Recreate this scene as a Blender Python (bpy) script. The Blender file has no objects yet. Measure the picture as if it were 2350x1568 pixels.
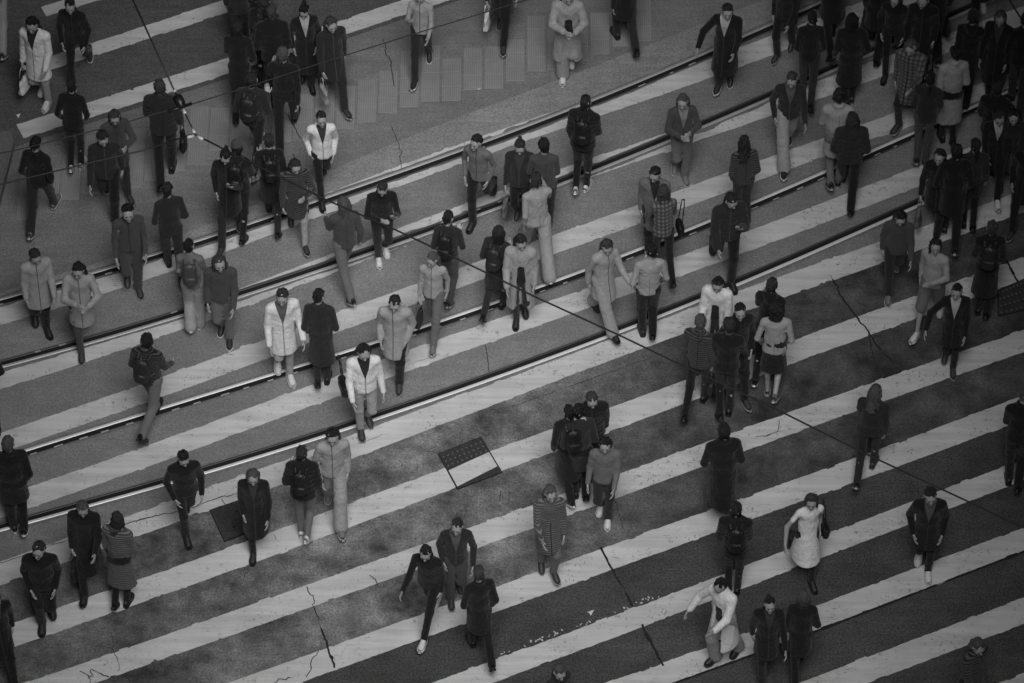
import bpy, math, random
import numpy as np
from mathutils import Vector, Matrix
rng = random.Random(7)
C = bpy.context.scene.collection
R = math.radians
# ------------------------------------------------------------------ camera
PITCH, DIST, LENS = R(48.0), 60.0, 156.0
PW, PH = 2350.0, 1568.0
FPX = LENS / 36.0 * PW
cam_d = bpy.data.cameras.new('camera'); cam = bpy.data.objects.new('camera', cam_d); C.objects.link(cam)
cam.location = (0, -DIST * math.cos(PITCH), DIST * math.sin(PITCH))
cam.rotation_euler = (math.pi / 2 - PITCH, 0, 0)
cam_d.lens = LENS; cam_d.sensor_width = 36; cam_d.clip_end = 2000
bpy.context.scene.camera = cam
CF = Vector((0, math.cos(PITCH), -math.sin(PITCH))); CU = Vector((0, math.sin(PITCH), math.cos(PITCH)))
def gp(x, y, z=0.0):
    """point on the level z that is seen at (x, y) of the 2350 px wide picture"""
    d = CF + Vector((1, 0, 0)) * ((x - PW / 2) / FPX) + CU * ((PH / 2 - y) / FPX)
    t = (z - cam.location.z) / d.z
    return cam.location + d * t

# ------------------------------------------------------------------ materials
MATS = {}
def nn(nt, t, **kw):
    n = nt.nodes.new(t)
    for k, v in kw.items():
        if k in n.inputs: n.inputs[k].default_value = v
        else: setattr(n, k, v)
    return n
def base_mat(name):
    m = bpy.data.materials.new(name); m.use_nodes = True
    nt = m.node_tree; b = nt.nodes['Principled BSDF']
    return m, nt, b
def g4(v): return (v, v, v, 1)
def noise(nt, vec, scale, detail=4, rough=.6):
    n = nn(nt, 'ShaderNodeTexNoise'); n.inputs['Scale'].default_value = scale
    n.inputs['Detail'].default_value = detail; n.inputs['Roughness'].default_value = rough
    nt.links.new(vec, n.inputs['Vector']); return n.outputs['Fac']
def ramp(nt, fac, *stops):
    r = nn(nt, 'ShaderNodeValToRGB'); e = r.color_ramp.elements
    while len(e) < len(stops): e.new(.5)
    for el, (p, v) in zip(e, stops): el.position = p; el.color = g4(v)
    nt.links.new(fac, r.inputs['Fac']); return r.outputs['Color']
def mix(nt, a, b, fac, mode='MIX'):
    m = nn(nt, 'ShaderNodeMix', data_type='RGBA', blend_type=mode)
    for s, v in ((6, a), (7, b), (0, fac)):
        if hasattr(v, 'is_linked'): nt.links.new(v, m.inputs[s])
        elif s == 0: m.inputs[0].default_value = v
        else: m.inputs[s].default_value = g4(v)
    return m.outputs[2]
def bump(nt, b, h, strength, dist=.01):
    n = nn(nt, 'ShaderNodeBump'); n.inputs['Strength'].default_value = strength; n.inputs['Distance'].default_value = dist
    nt.links.new(h, n.inputs['Height']); nt.links.new(n.outputs['Normal'], b.inputs['Normal'])
def coords(nt, kind='Object', scale=None, rot=0):
    t = nn(nt, 'ShaderNodeTexCoord'); o = t.outputs[kind]
    if scale or rot:
        m = nn(nt, 'ShaderNodeMapping'); m.inputs['Scale'].default_value = scale or (1, 1, 1); m.inputs['Rotation'].default_value = (0, 0, rot)
        nt.links.new(o, m.inputs['Vector']); o = m.outputs['Vector']
    return o

def math_n(nt, op, a, b=None, c=None):
    m = nn(nt, 'ShaderNodeMath', operation=op)
    for i, v in enumerate((a, b, c)):
        if v is None: continue
        if hasattr(v, 'is_linked'): nt.links.new(v, m.inputs[i])
        else: m.inputs[i].default_value = v
    return m.outputs[0]
def cloth(v, kind='plain', detail='', inner=.2):
    """woven cloth; detail: zip = front closure, vee = open collar over a shirt of tone inner"""
    key = ('cloth', round(v, 3), kind, detail, inner)
    if key in MATS: return MATS[key]
    m, nt, b = base_mat('%s_cloth' % kind); MATS[key] = m
    oc = coords(nt)
    n1 = noise(nt, oc, 4.5, 3); n2 = noise(nt, oc, 150, 2); n3 = noise(nt, coords(nt, 'Object', (34, 34, 11)), 1.0, 3, .55)
    col = ramp(nt, n1, (.3, v * .9), (.7, min(.85, v * 1.08)))
    sx = nn(nt, 'ShaderNodeSeparateXYZ'); nt.links.new(oc, sx.inputs[0]); X, Y, Z = sx.outputs
    if kind == 'stripe':
        w = nn(nt, 'ShaderNodeTexWave', bands_direction='Z'); w.inputs['Scale'].default_value = 9; w.inputs['Distortion'].default_value = .8
        nt.links.new(oc, w.inputs['Vector'])
        col = mix(nt, col, min(.7, v * 1.9 + .04), ramp(nt, w.outputs['Fac'], (.62, 0), (.7, 1)))
    if kind == 'check':
        w = nn(nt, 'ShaderNodeTexWave', bands_direction='Z'); w.inputs['Scale'].default_value = 5
        w2 = nn(nt, 'ShaderNodeTexWave', bands_direction='X'); w2.inputs['Scale'].default_value = 5
        for q in (w, w2): nt.links.new(oc, q.inputs['Vector'])
        f = mix(nt, w.outputs['Fac'], w2.outputs['Fac'], .5)
        col = mix(nt, col, min(.7, v * 1.7 + .05), ramp(nt, f, (.45, 0), (.75, 1)))
    ax = math_n(nt, 'ABSOLUTE', math_n(nt, 'ADD', X, .004))
    front = math_n(nt, 'LESS_THAN', Y, -.045)
    if detail:
        line = math_n(nt, 'MULTIPLY', front, math_n(nt, 'LESS_THAN', ax, .007))
        col = mix(nt, col, v * .35 if v > .05 else v * 2.2 + .01, line)
        col = mix(nt, col, v * .55, math_n(nt, 'MULTIPLY', math_n(nt, 'GREATER_THAN', Y, .09), math_n(nt, 'LESS_THAN', ax, .005)))
    if detail == 'vee':
        lim = math_n(nt, 'MULTIPLY', math_n(nt, 'SUBTRACT', Z, 1.14), .24)
        col = mix(nt, col, inner, math_n(nt, 'MULTIPLY', front, math_n(nt, 'LESS_THAN', ax, lim)))
    nt.links.new(mix(nt, col, n2, .25, 'OVERLAY'), b.inputs['Base Color'])
    b.inputs['Roughness'].default_value = {'leather': .42, 'nylon': .5}.get(kind, .9)
    b.inputs['Specular IOR Level'].default_value = .5 if kind in ('leather', 'nylon') else .2
    if kind not in ('leather', 'nylon'): b.inputs['Sheen Weight'].default_value = .12
    # creases
    ms = nn(nt, 'ShaderNodeTexNoise'); ms.inputs['Scale'].default_value = 7.5; ms.inputs['Detail'].default_value = 2.5; ms.inputs['Distortion'].default_value = 2.2
    nt.links.new(coords(nt, 'Object', (1, 1, .55)), ms.inputs['Vector'])
    cr = math_n(nt, 'ABSOLUTE', math_n(nt, 'SUBTRACT', ms.outputs['Fac'], .5))
    h = math_n(nt, 'ADD', math_n(nt, 'MULTIPLY', math_n(nt, 'POWER', cr, .6), 2.0), math_n(nt, 'MULTIPLY', n2, .08))
    bump(nt, b, h, .5, .018)
    return m
def plain(name, v, rough=.6, metal=0, bs=0, scale=60, spread=.25):
    key = (name, v)
    if key in MATS: return MATS[key]
    m, nt, b = base_mat(name); MATS[key] = m
    n = noise(nt, coords(nt), scale, 4)
    nt.links.new(ramp(nt, n, (.3, v * (1 - spread)), (.7, min(.9, v * (1 + spread)))), b.inputs['Base Color'])
    b.inputs['Roughness'].default_value = rough; b.inputs['Metallic'].default_value = metal
    if bs: bump(nt, b, n, bs)
    return m

# ------------------------------------------------------------------ objects
def obj(name, me, mats=(), parent=None, **props):
    o = bpy.data.objects.new(name, me); C.objects.link(o)
    if me is not None and len(me.materials) == 0:
        for m in mats: me.materials.append(m)
    if parent is not None: o.parent = parent
    for k, v in props.items(): o[k] = v
    return o
def shared(name, me, m, parent=None, **props):
    """copy of a mesh with its own material in slot 0"""
    if len(me.materials) == 0: me.materials.append(m)
    o = obj(name, me, (), parent, **props)
    o.material_slots[0].link = 'OBJECT'; o.material_slots[0].material = m
    return o
def mesh(name, vs, fs, smooth=False):
    me = bpy.data.meshes.new(name); me.from_pydata([tuple(v) for v in vs], [], [tuple(f) for f in fs]); me.update()
    if smooth: me.polygons.foreach_set('use_smooth', [True] * len(me.polygons))
    return me
def np_mesh(name, V, Q, smooth=True):
    me = bpy.data.meshes.new(name)
    me.vertices.add(len(V)); me.vertices.foreach_set('co', np.asarray(V, np.float32).ravel())
    n = len(Q); me.loops.add(n * 4); me.loops.foreach_set('vertex_index', np.asarray(Q, np.int32).ravel())
    me.polygons.add(n); me.polygons.foreach_set('loop_start', np.arange(0, n * 4, 4, dtype=np.int32))
    me.polygons.foreach_set('loop_total', np.full(n, 4, np.int32))
    me.update(calc_edges=True); me.validate()
    if smooth: me.polygons.foreach_set('use_smooth', np.ones(n, bool))
    return me

# ------------------------------------------------------------------ implicit modelling: smooth unions of tapered capsules, meshed by surface nets
def unit(v):
    v = np.asarray(v, float); return v / (np.linalg.norm(v) + 1e-9)
class Field:
    def __init__(s, lo, hi, h):
        s.h = h; s.lo = np.array(lo, float)
        n = np.ceil((np.array(hi) - s.lo) / h).astype(int) + 1
        s.ax = [s.lo[i] + h * np.arange(n[i]) for i in range(3)]
        s.D = np.full(n, .3, np.float32)
    def blk(s, lo, hi):
        sl = []
        for i in range(3):
            a = max(0, int((lo[i] - s.lo[i]) / s.h)); b = min(len(s.ax[i]), int((hi[i] - s.lo[i]) / s.h) + 2)
            sl.append(slice(a, max(a, b)))
        P = [s.ax[i][sl[i]] for i in range(3)]
        return tuple(sl), P[0][:, None, None], P[1][None, :, None], P[2][None, None, :]
    def add(s, a, b, ra, rb=None, u=(1, 0, 0), k=.025, sub=False):
        a = np.array(a, float); b = np.array(b, float)
        ra = (ra, ra) if np.isscalar(ra) else ra; rb = ra if rb is None else ((rb, rb) if np.isscalar(rb) else rb)
        L = np.linalg.norm(b - a); w = (b - a) / L if L > 1e-6 else np.array((0, 0, 1.))
        if L < 1e-6: L = 1e-6
        u = np.array(u, float); u = u - w * (u @ w)
        if np.linalg.norm(u) < .1: u = np.cross(w, (0, 1, 0.2))
        u = unit(u); v = np.cross(w, u)
        M = max(*ra, *rb) + k + .03
        sl, X, Y, Z = s.blk(np.minimum(a, b) - M, np.maximum(a, b) + M)
        if s.D[sl].size == 0: return
        X = X - a[0]; Y = Y - a[1]; Z = Z - a[2]
        pw = X * w[0] + Y * w[1] + Z * w[2]; pu = X * u[0] + Y * u[1] + Z * u[2]; pv = X * v[0] + Y * v[1] + Z * v[2]
        t = np.clip(pw / L, 0, 1); e = pw - t * L
        ru = ra[0] + (rb[0] - ra[0]) * t; rv = ra[1] + (rb[1] - ra[1]) * t
        rm = np.minimum(ru, rv)
        d = (np.sqrt((pu / ru) ** 2 + (pv / rv) ** 2 + (e / rm) ** 2) - 1) * rm
        D = s.D[sl]
        if sub:
            hh = np.maximum(k - np.abs(D + d), 0) / k; s.D[sl] = np.maximum(D, -d) + hh * hh * k / 4
        else:
            hh = np.maximum(k - np.abs(D - d), 0) / k; s.D[sl] = np.minimum(D, d) - hh * hh * k / 4
    def cut(s, p, n):
        n = unit(n); p = np.array(p, float)
        d = ((s.ax[0] - p[0]) * n[0])[:, None, None] + ((s.ax[1] - p[1]) * n[1])[None, :, None] + ((s.ax[2] - p[2]) * n[2])[None, None, :]
        s.D = np.maximum(s.D, d.astype(np.float32))
    def ripple(s, amp, seed, wl=.09, zs=.45):
        r = np.random.RandomState(seed); X, Y, Z = s.ax[0][:, None, None], s.ax[1][None, :, None], s.ax[2][None, None, :]
        f = 0
        for i in range(5):
            q = r.normal(size=3); q[2] *= zs; q = unit(q) * 2 * math.pi / (wl * r.uniform(.6, 1.6)); f = f + 1.6 * np.sqrt(np.abs(np.sin((X * q[0] + Y * q[1] + Z * q[2] + r.uniform(0, 6) + 1.3 * np.sin(X * 17 + Z * 13 + i * 2)) / 2))) - 1.1
        s.D = s.D + (amp / 2.2 * f).astype(np.float32)
    def quilt(s, amp, wl=.07):
        s.D = s.D + (amp * np.abs(np.sin(s.ax[2] * math.pi / wl)) * -1 + amp / 2)[None, None, :].astype(np.float32)
    def net(s):
        D = s.D.copy()
        for sl in ((0,), (-1,)): D[sl[0]] = np.maximum(D[sl[0]], .01); D[:, sl[0]] = np.maximum(D[:, sl[0]], .01); D[:, :, sl[0]] = np.maximum(D[:, :, sl[0]], .01)
        S = D < 0
        nx, ny, nz = D.shape
        cnt = np.zeros((nx - 1, ny - 1, nz - 1), np.int8)
        cs = [(i, j, k) for i in (0, 1) for j in (0, 1) for k in (0, 1)]
        for (i, j, k) in cs: cnt += S[i:nx - 1 + i, j:ny - 1 + j, k:nz - 1 + k]
        idx = np.argwhere((cnt > 0) & (cnt < 8))
        if len(idx) == 0: return np.zeros((0, 3)), np.zeros((0, 4), int)
        vals = {c: D[idx[:, 0] + c[0], idx[:, 1] + c[1], idx[:, 2] + c[2]] for c in cs}
        acc = np.zeros((len(idx), 3)); n = np.zeros(len(idx))
        for a in cs:
            for ax in range(3):
                if a[ax] == 0:
                    b = list(a); b[ax] = 1; b = tuple(b)
                    va, vb = vals[a], vals[b]; cr = (va < 0) != (vb < 0)
                    t = np.where(cr, va / np.where(cr, va - vb, 1), 0)
                    p = np.array(a)[None, :] + np.zeros((len(idx), 1)); p[:, ax] += t
                    acc += p * cr[:, None]; n += cr
        V = s.lo + s.h * (idx + acc / n[:, None])
        G = np.full(cnt.shape, -1, np.int64); G[idx[:, 0], idx[:, 1], idx[:, 2]] = np.arange(len(idx))
        Q = []
        for ax in range(3):
            o1, o2 = (ax + 1) % 3, (ax + 2) % 3
            A = S; n0 = [slice(None)] * 3; n1 = [slice(None)] * 3
            n0[ax] = slice(0, -1); n1[ax] = slice(1, None)
            e = np.argwhere(S[tuple(n0)] != S[tuple(n1)])
            e = e[(e[:, o1] > 0) & (e[:, o2] > 0) & (e[:, o1] < D.shape[o1] - 1) & (e[:, o2] < D.shape[o2] - 1)]
            ins = S[e[:, 0], e[:, 1], e[:, 2]]
            def cell(d1, d2):
                c = e.copy(); c[:, o1] += d1; c[:, o2] += d2; return G[c[:, 0], c[:, 1], c[:, 2]]
            q = np.stack([cell(-1, -1), cell(0, -1), cell(0, 0), cell(-1, 0)], 1)
            q[~ins] = q[~ins][:, ::-1]; Q.append(q)
        Q = np.concatenate(Q); Q = Q[(Q >= 0).all(1)]
        return V, Q
def joinvq(parts):
    V, Q, off = [], [], 0
    for v, q in parts: V.append(v); Q.append(q + off); off += len(v)
    return np.concatenate(V), np.concatenate(Q)
# ------------------------------------------------------------------ people.  A figure faces -Y in its own frame; its feet stand on z = 0
LEGS = {  # (hip, knee, foot pitch) of the two legs
    'contact': ((24, 5, -8), (-17, 16, 32)), 'load': ((17, 14, 0), (-15, 40, 48)), 'stance': ((2, 5, 0), (12, 52, 30)),
    'push': ((-13, 9, 20), (27, 34, 0)), 'slow': ((12, 6, 0), (-9, 14, 16)), 'stand': ((2, 3, 0), (-2, 3, 0)), 'run': ((-16, 12, 30), (42, 72, 15))}
def v3(*a): return np.array(a, float)
SKEL = {}
def skeleton(pose, arms):
    key = (pose, arms)
    if key in SKEL: return SKEL[key]
    pn, sd = pose.split('#'); name, mir = pn[:-1], pn[-1] == '2'; r = random.Random(int(sd) * 7 + 3)
    jit = lambda a: r.uniform(-a, a)
    legs = LEGS[name] if not mir else LEGS[name][::-1]
    S = {}; J = {}
    zmin = 9
    lean = {'run': 10, 'stand': 1}.get(name, 4) + jit(4.5); legs = [(h * r.uniform(.8, 1.25), max(2, k + jit(6)), p) for h, k, p in legs]
    S['turn'] = jit(26); side = jit(.03)
    tw = R(6) * (1 if not mir else -1) * (0 if name == 'stand' else 1)
    for s, (h, k, p) in zip((1, -1), legs):
        hip = v3(s * .088, -.0 + s * .02 * math.sin(-tw) * 4, 0)
        h_, k_, p_ = R(h), R(h - k), R(p)
        knee = hip + .43 * v3(0, -math.sin(h_), -math.cos(h_)) + v3(-s * .008, 0, 0)
        ank = knee + .41 * v3(0, -math.sin(k_), -math.cos(k_)) + v3(-s * .018, 0, 0)
        J[s] = [hip, knee, ank]; fw = v3(s * .1, -math.cos(p_), -math.sin(p_)); fw = unit(fw); up = unit(v3(0, -math.sin(p_), math.cos(p_)))
        J[s] += [fw, up]
        for q in ((.07, -.08), (-.12, -.08), (-.185, -.065)):
            zmin = min(zmin, (ank + fw * (-q[0]) + up * q[1])[2])
    H = v3(0, 0, -zmin)
    for s in J:
        for i in range(3): J[s][i] = J[s][i] + H
    l_ = R(lean); up = unit(v3(side, -math.sin(l_), math.cos(l_)))
    S['legs'] = J; S['pel'] = H + v3(0, .0, .03); S['waist'] = H + up * .2; S['chest'] = H + up * .40; S['neck'] = H + up * .545
    S['up'] = up; S['sx'] = v3(math.cos(tw), math.sin(tw), 0)
    S['head'] = S['neck'] + up * .135 + v3(0, -.028, 0)
    # arms
    A = {}
    for s in (1, -1):
        sh = H + up * .462 + S['sx'] * s * .168
        a0 = legs[0][0] if s == -1 else legs[1][0]      # opposite leg
        a, e, ab, inw = a0 * .95, 16 + max(0, a0) * 1.1, 6, 6
        mode = arms[0] if s == 1 else arms[1]
        if mode == 'p': a, e, ab, inw = 24, 96, 8, 28
        elif mode == 'k': a, e, ab, inw = -14, 42, 12, 20
        elif mode == 'b': a, e, ab, inw = -2 + a0 * .25, 8, 8, 0
        elif mode == 't': a, e, ab, inw = -6, 112, 12, 30
        elif mode == 'x': a, e, ab, inw = 18, 74, 14, 62
        elif mode == 'h': a, e, ab, inw = 62, 70, 12, 10
        elif mode == 'o': a, e, ab, inw = 10, 20, 38, 0
        a, e, ab, inw = R(a + lean * .3 + jit(9)), R(e + r.uniform(0, 16)), R(ab + jit(3)), R(inw + jit(6))
        d1 = v3(s * math.sin(ab), -math.sin(a) * math.cos(ab), -math.cos(a) * math.cos(ab))
        el = sh + .285 * d1
        d2 = v3(s * math.sin(ab) * .35 - s * math.sin(inw) * math.sin(e), -math.sin(a + e), -math.cos(a + e)); d2 = unit(d2)
        wr = el + .25 * d2
        A[s] = (sh, el, wr, d2, mode)
    S['arms'] = A
    SKEL[key] = S
    return S
def bounds(S, pad=.3):
    pts = [S['head'], S['pel']] + [p for s in (1, -1) for p in S['legs'][s][:3]] + [p for s in (1, -1) for p in S['arms'][s][:3]]
    P = np.array(pts); return P.min(0) - pad, P.max(0) + pad
def rot_head(tilt, turn=0):
    return np.array((Matrix.Rotation(R(turn), 3, 'Z') @ Matrix.Rotation(R(tilt), 3, 'X')))
def hand_parts(wr, d, s, mode):
    d = unit(d); n = unit(np.cross(d, v3(0, 1, .15)) * 1.0)
    n = unit(v3(-s, .15, 0) - d * (v3(-s, .15, 0) @ d))      # palm looks at the thigh
    if mode in 'pth': n = unit(v3(0, .3, 1) - d * (v3(0, .3, 1) @ d))
    t = unit(np.cross(n, d)) * (1 if np.cross(n, d)[1] < 0 else -1)   # towards the thumb
    f = Field(wr - .21, wr + .21, .0055)
    pc = wr + d * .05
    f.add(wr - d * .03, pc, (.024, .018), (.036, .014), u=t, k=.01)
    f.add(pc, wr + d * .085, (.038, .0135), (.038, .012), u=t, k=.01)
    curl = {'p': 75, 'b': 95, 't': 80, 'h': 60}.get(mode, 38)
    for i, (off, ln) in enumerate(((.028, .066), (.0095, .074), (-.0095, .068), (-.027, .052))):
        q = wr + d * .088 + t * off; dd = d
        for seg, r0, r1 in ((.45, .0088, .0082), (.31, .0082, .0078), (.24, .0078, .0068)):
            c = R(curl * .38 + i * 3); dd = unit(dd * math.cos(c) + n * math.sin(c) - d * 0)
            e = q + dd * ln * seg; f.add(q, e, r0, r1, k=.003); q = e
            n2 = n
    q = wr + d * .03 + t * .03; e = q + unit(d * .7 + t * .75 + n * .25) * .038; f.add(wr + d * .02 + t * .015, q, .016, .014, k=.01); f.add(q, e, .0125, .0105, k=.006)
    f.add(e, e + unit(d * .9 + t * .2 + n * .4) * .03, .0105, .0085, k=.004)
    return f.net()
def to_head(S, Rh):
    return lambda x, y, z: S['head'] + Rh @ v3(x, y, z)
BODY = {}
def body_mesh(pose, arms, tilt):
    key = (pose, arms, tilt)
    if key in BODY: return BODY[key]
    S = skeleton(pose, arms); lo, hi = bounds(S, .16)
    f = Field(lo, hi, .0165)
    J = S['legs']
    for s in (1, -1):
        hip, knee, ank, fw, up = J[s]
        f.add(hip, knee, (.075, .078), .05, k=.04); f.add(knee, ank, .046, .034, k=.02)
        f.add(knee + (ank - knee) * .28 + v3(0, .016, 0), knee + (ank - knee) * .4 + v3(0, .012, 0), .038, .034, k=.03)
        f.add(ank - up * .03 - fw * .03, ank + fw * .12 - up * .055, (.032, .03), (.036, .02), k=.03)
        sh, el, wr, d2, m = S['arms'][s]
        f.add(sh + (el - sh) * .06, el, .038, .034, k=.03); f.add(el, wr + d2 * .015, .038, .025, k=.02)
    f.add(S['pel'], S['waist'], (.14, .098), (.12, .085), u=S['sx'], k=.05); f.add(S['waist'], S['chest'], (.12, .085), (.135, .092), u=S['sx'], k=.05)
    A1, A2 = S['arms'][1][0], S['arms'][-1][0]; f.add(A1 * .9 + A2 * .1, A2 * .9 + A1 * .1, .034, .034, k=.05)
    f.add(S['chest'] + S['up'] * .06, S['neck'], (.09, .075), (.06, .056), u=S['sx'], k=.05)
    parts = [f.net()]
    # head
    Rh = rot_head(tilt, S['turn']); P = to_head(S, Rh); u = Rh @ v3(1, 0, 0)
    f = Field(S['head'] - .19, S['head'] + .19, .0085)
    f.add(S['neck'] - S['up'] * .04, P(0, .018, -.05), .055, .05, k=.02)
    f.add(P(0, .018, .032), P(0, .0, .012), (.073, .088), (.073, .09), u=u, k=.03)
    f.add(P(0, -.02, 0), P(0, -.042, -.07), (.063, .062), (.04, .038), u=u, k=.03)
    f.add(P(0, -.068, -.09), P(0, -.072, -.092), .019, .019, k=.03)
    f.add(P(-.034, -.078, .022), P(.034, -.078, .022), .012, .012, k=.02)
    for s in (1, -1):
        f.add(P(s * .03, -.1, .004), P(s * .034, -.1, .004), .014, .014, k=.012, sub=True)
        f.add(P(s * .03, -.078, .003), P(s * .031, -.078, .003), .0128, .0128, k=.003)
        f.add(P(s * .044, -.062, -.024), P(s * .04, -.066, -.03), .02, .018, k=.03)
        f.add(P(s * .076, .004, .018), P(s * .078, .006, -.02), (.01, .018), (.008, .012), u=u, k=.008)
    f.add(P(0, -.088, .008), P(0, -.108, -.028), .008, .0125, k=.012); f.add(P(-.011, -.094, -.032), P(.011, -.094, -.032), .009, .009, k=.01)
    f.add(P(-.02, -.083, -.054), P(.02, -.083, -.054), (.0075, .008), u=(0, 0, 1), k=.006); f.add(P(-.017, -.08, -.064), P(.017, -.08, -.064), .0075, k=.006)
    hv, hq = f.net(); parts.append((hv, hq))
    for s in (1, -1):
        sh, el, wr, d2, m = S['arms'][s]
        parts.append(hand_parts(wr, d2, s, m))
    V, Q = joinvq(parts)
    me = np_mesh('body', V, Q)
    for m in (plain('skin', .3, .5, 0, .15, 80, .08), plain('eye', .03, .2), plain('lips', .17, .45)): me.materials.append(m)
    cen = V[Q].mean(1); mi = np.zeros(len(Q), np.int32)
    for s in (1, -1): mi[np.linalg.norm(cen - P(s * .0305, -.085, .003), axis=1) < .0115] = 1
    loc = (cen - S['head']) @ Rh
    mi[(np.abs(loc[:, 0]) < .024) & (loc[:, 1] < -.072) & (loc[:, 2] < -.049) & (loc[:, 2] > -.07)] = 2
    me.polygons.foreach_set('material_index', mi)
    BODY[key] = me
    return me
TOPS = {}
def leg_fill(f, S, r0, r1, frac, k=.12):
    """skirt of a coat or dress, down to frac of the thigh+shin, round both legs"""
    P = []
    for s in (1, -1):
        hip, knee, ank = S['legs'][s][:3]
        P.append(hip + (knee - hip) * min(1, frac) if frac <= 1 else knee + (ank - knee) * (frac - 1))
    m = (P[0] + P[1]) / 2; sep = abs(P[0][1] - P[1][1]) / 2
    m = m * .75 + v3(0, S['pel'][1], m[2]) * .25; m[2] = min(P[0][2], P[1][2])
    f.add(S['waist'], m, r0, (r1[0], r1[1] + sep * .75), k=.06)
    return m
def top_mesh(kind, pose, arms, seed):
    key = (kind, pose, arms if kind != 'skirt' else '')
    if key in TOPS: return TOPS[key]
    S = skeleton(pose, arms); lo, hi = bounds(S, .26); f = Field(lo, hi, .0165)
    fat = {'puffer': .026, 'coat': .012, 'longcoat': .014, 'opencoat': .022, 'hoodie': .010, 'dress': -.004, 'tee': .002, 'shirt': -.002}.get(kind, .007)
    sx = S['sx']
    slv = {'tee': .62, 'dress': .5}.get(kind, 2)
    f.add(S['waist'], S['chest'], (.138 + fat * .9, .104 + fat * .9), (.150 + fat * .8, .110 + fat * .8), u=sx, k=.05)
    A1, A2 = S['arms'][1][0], S['arms'][-1][0]; mid = (A1 + A2) / 2
    f.add(mid + (A1 - mid) * .86, mid + (A2 - mid) * .86, .05 + fat, .05 + fat, k=.06)
    for q in (A1, A2): f.add(q + (mid - q) * .12 + S['up'] * .004, S['neck'] - S['up'] * .03 + (q - mid) * .22, .046 + fat * .8, .05 + fat * .8, k=.05)
    f.add(S['chest'] + S['up'] * .05, S['neck'] - S['up'] * .005, (.1, .085), (.06 + fat * .6, .06 + fat * .6), u=sx, k=.05)
    hem = None
    if kind in ('coat', 'longcoat', 'opencoat', 'dress'):
        fr = {'coat': .72, 'longcoat': 1.15, 'opencoat': 1.2, 'dress': 1.05}[kind]
        r1 = {'coat': (.19, .13), 'longcoat': (.2, .15), 'opencoat': (.22, .14), 'dress': (.22, .17)}[kind]
        m = leg_fill(f, S, (.135 + fat, .1 + fat), r1, fr); hem = m[2] - .02
    else:
        f.add(S['pel'] + v3(0, 0, -.03), S['waist'], (.170 + max(fat, .005), .128 + max(fat, .005)), (.138 + fat, .104 + fat), u=sx, k=.05)
        hem = S['pel'][2] - (.06 if kind in ('tee', 'shirt') else .09)
    for s in (1, -1):
        sh, el, wr, d2, m = S['arms'][s]
        rs = .05 + fat * .9
        if slv < 1: f.add(sh, sh + (el - sh) * slv, rs, rs * .92, k=.03)
        else:
            f.add(sh, el, rs, .045 + fat * .8, k=.02); f.add(el, wr - d2 * .005, .045 + fat * .8, .036 + fat * .6, k=.016)
    if kind == 'hoodie':
        n = S['neck'] + v3(0, .075, .0)
        f.add(n + v3(-.07, -.02, .03), n + v3(0, .02, -.03), .04, .05, k=.04); f.add(n + v3(.07, -.02, .03), n + v3(0, .02, -.03), .04, .05, k=.04)
    if kind in ('jacket', 'coat', 'longcoat', 'opencoat', 'puffer'):
        n = S['neck'] + S['up'] * .02
        for a in range(0, 360, 30):
            b = a + 30
            q0 = n + v3(math.sin(R(a)) * .066, math.cos(R(a)) * .066 + .008, .012 * math.cos(R(a))); q1 = n + v3(math.sin(R(b)) * .066, math.cos(R(b)) * .066 + .008, .012 * math.cos(R(b)))
            if not 150 < a + 15 < 210: f.add(q0, q1, .02, .02, k=.012)
    if kind == 'puffer': f.quilt(.010, .085)
    f.ripple({'puffer': .003, 'dress': .006, 'longcoat': .005, 'opencoat': .005}.get(kind, .0042), seed, .085, .28 if kind in ('dress', 'longcoat', 'opencoat', 'coat') else 1.2)
    f.ripple(.0028, seed + 7, .05, 1.6)
    if hem is not None: f.cut((0, 0, hem), (0, .03, -1))
    if kind == 'opencoat':     # the open front
        f.add(S['pel'] + v3(0, -.25, -.6), S['pel'] + v3(0, -.2, .2), (.115, .22), (.06, .15), k=.02, sub=True)
    V, Q = f.net(); TOPS[key] = np_mesh(kind, V, Q)
    return TOPS[key]
def bottom_mesh(kind, pose, seed):
    key = (kind, pose)
    if key in TOPS: return TOPS[key]
    S = skeleton(pose, LAST); lo, hi = bounds(S, .26); hi[2] = S['waist'][2] + .15; f = Field(lo, hi, .0165)
    w = {'slim': (.088, .06, .05), 'trousers': (.094, .068, .06), 'wide': (.1, .088, .098), 'shorts': (.1, .088, .08)}.get(kind, (.094, .068, .06))
    f.add(S['pel'] + v3(0, 0, -.02), S['waist'] - v3(0, 0, .05), (.15, .112), (.135, .1), u=S['sx'], k=.05)
    if kind == 'skirt':
        m = leg_fill(f, S, (.13, .1), (.19, .14), .95); f.ripple(.006, seed, .09, .25); f.cut((0, 0, m[2] - .01), (0, 0, -1))
    else:
        for s in (1, -1):
            hip, knee, ank, fw, up = S['legs'][s]
            f.add(hip + v3(0, 0, -.0), knee, (w[0], w[0] * 1.03), w[1], k=.05)
            if kind != 'shorts': f.add(knee, ank - unit(ank - knee) * .0, w[1], w[2], k=.03)
        f.ripple(.0038, seed, .08, 1.3); f.ripple(.003, seed + 3, .05, 2.2)
    V, Q = f.net(); TOPS[key] = np_mesh(kind, V, Q)
    return TOPS[key]
HAIR = {}
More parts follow.
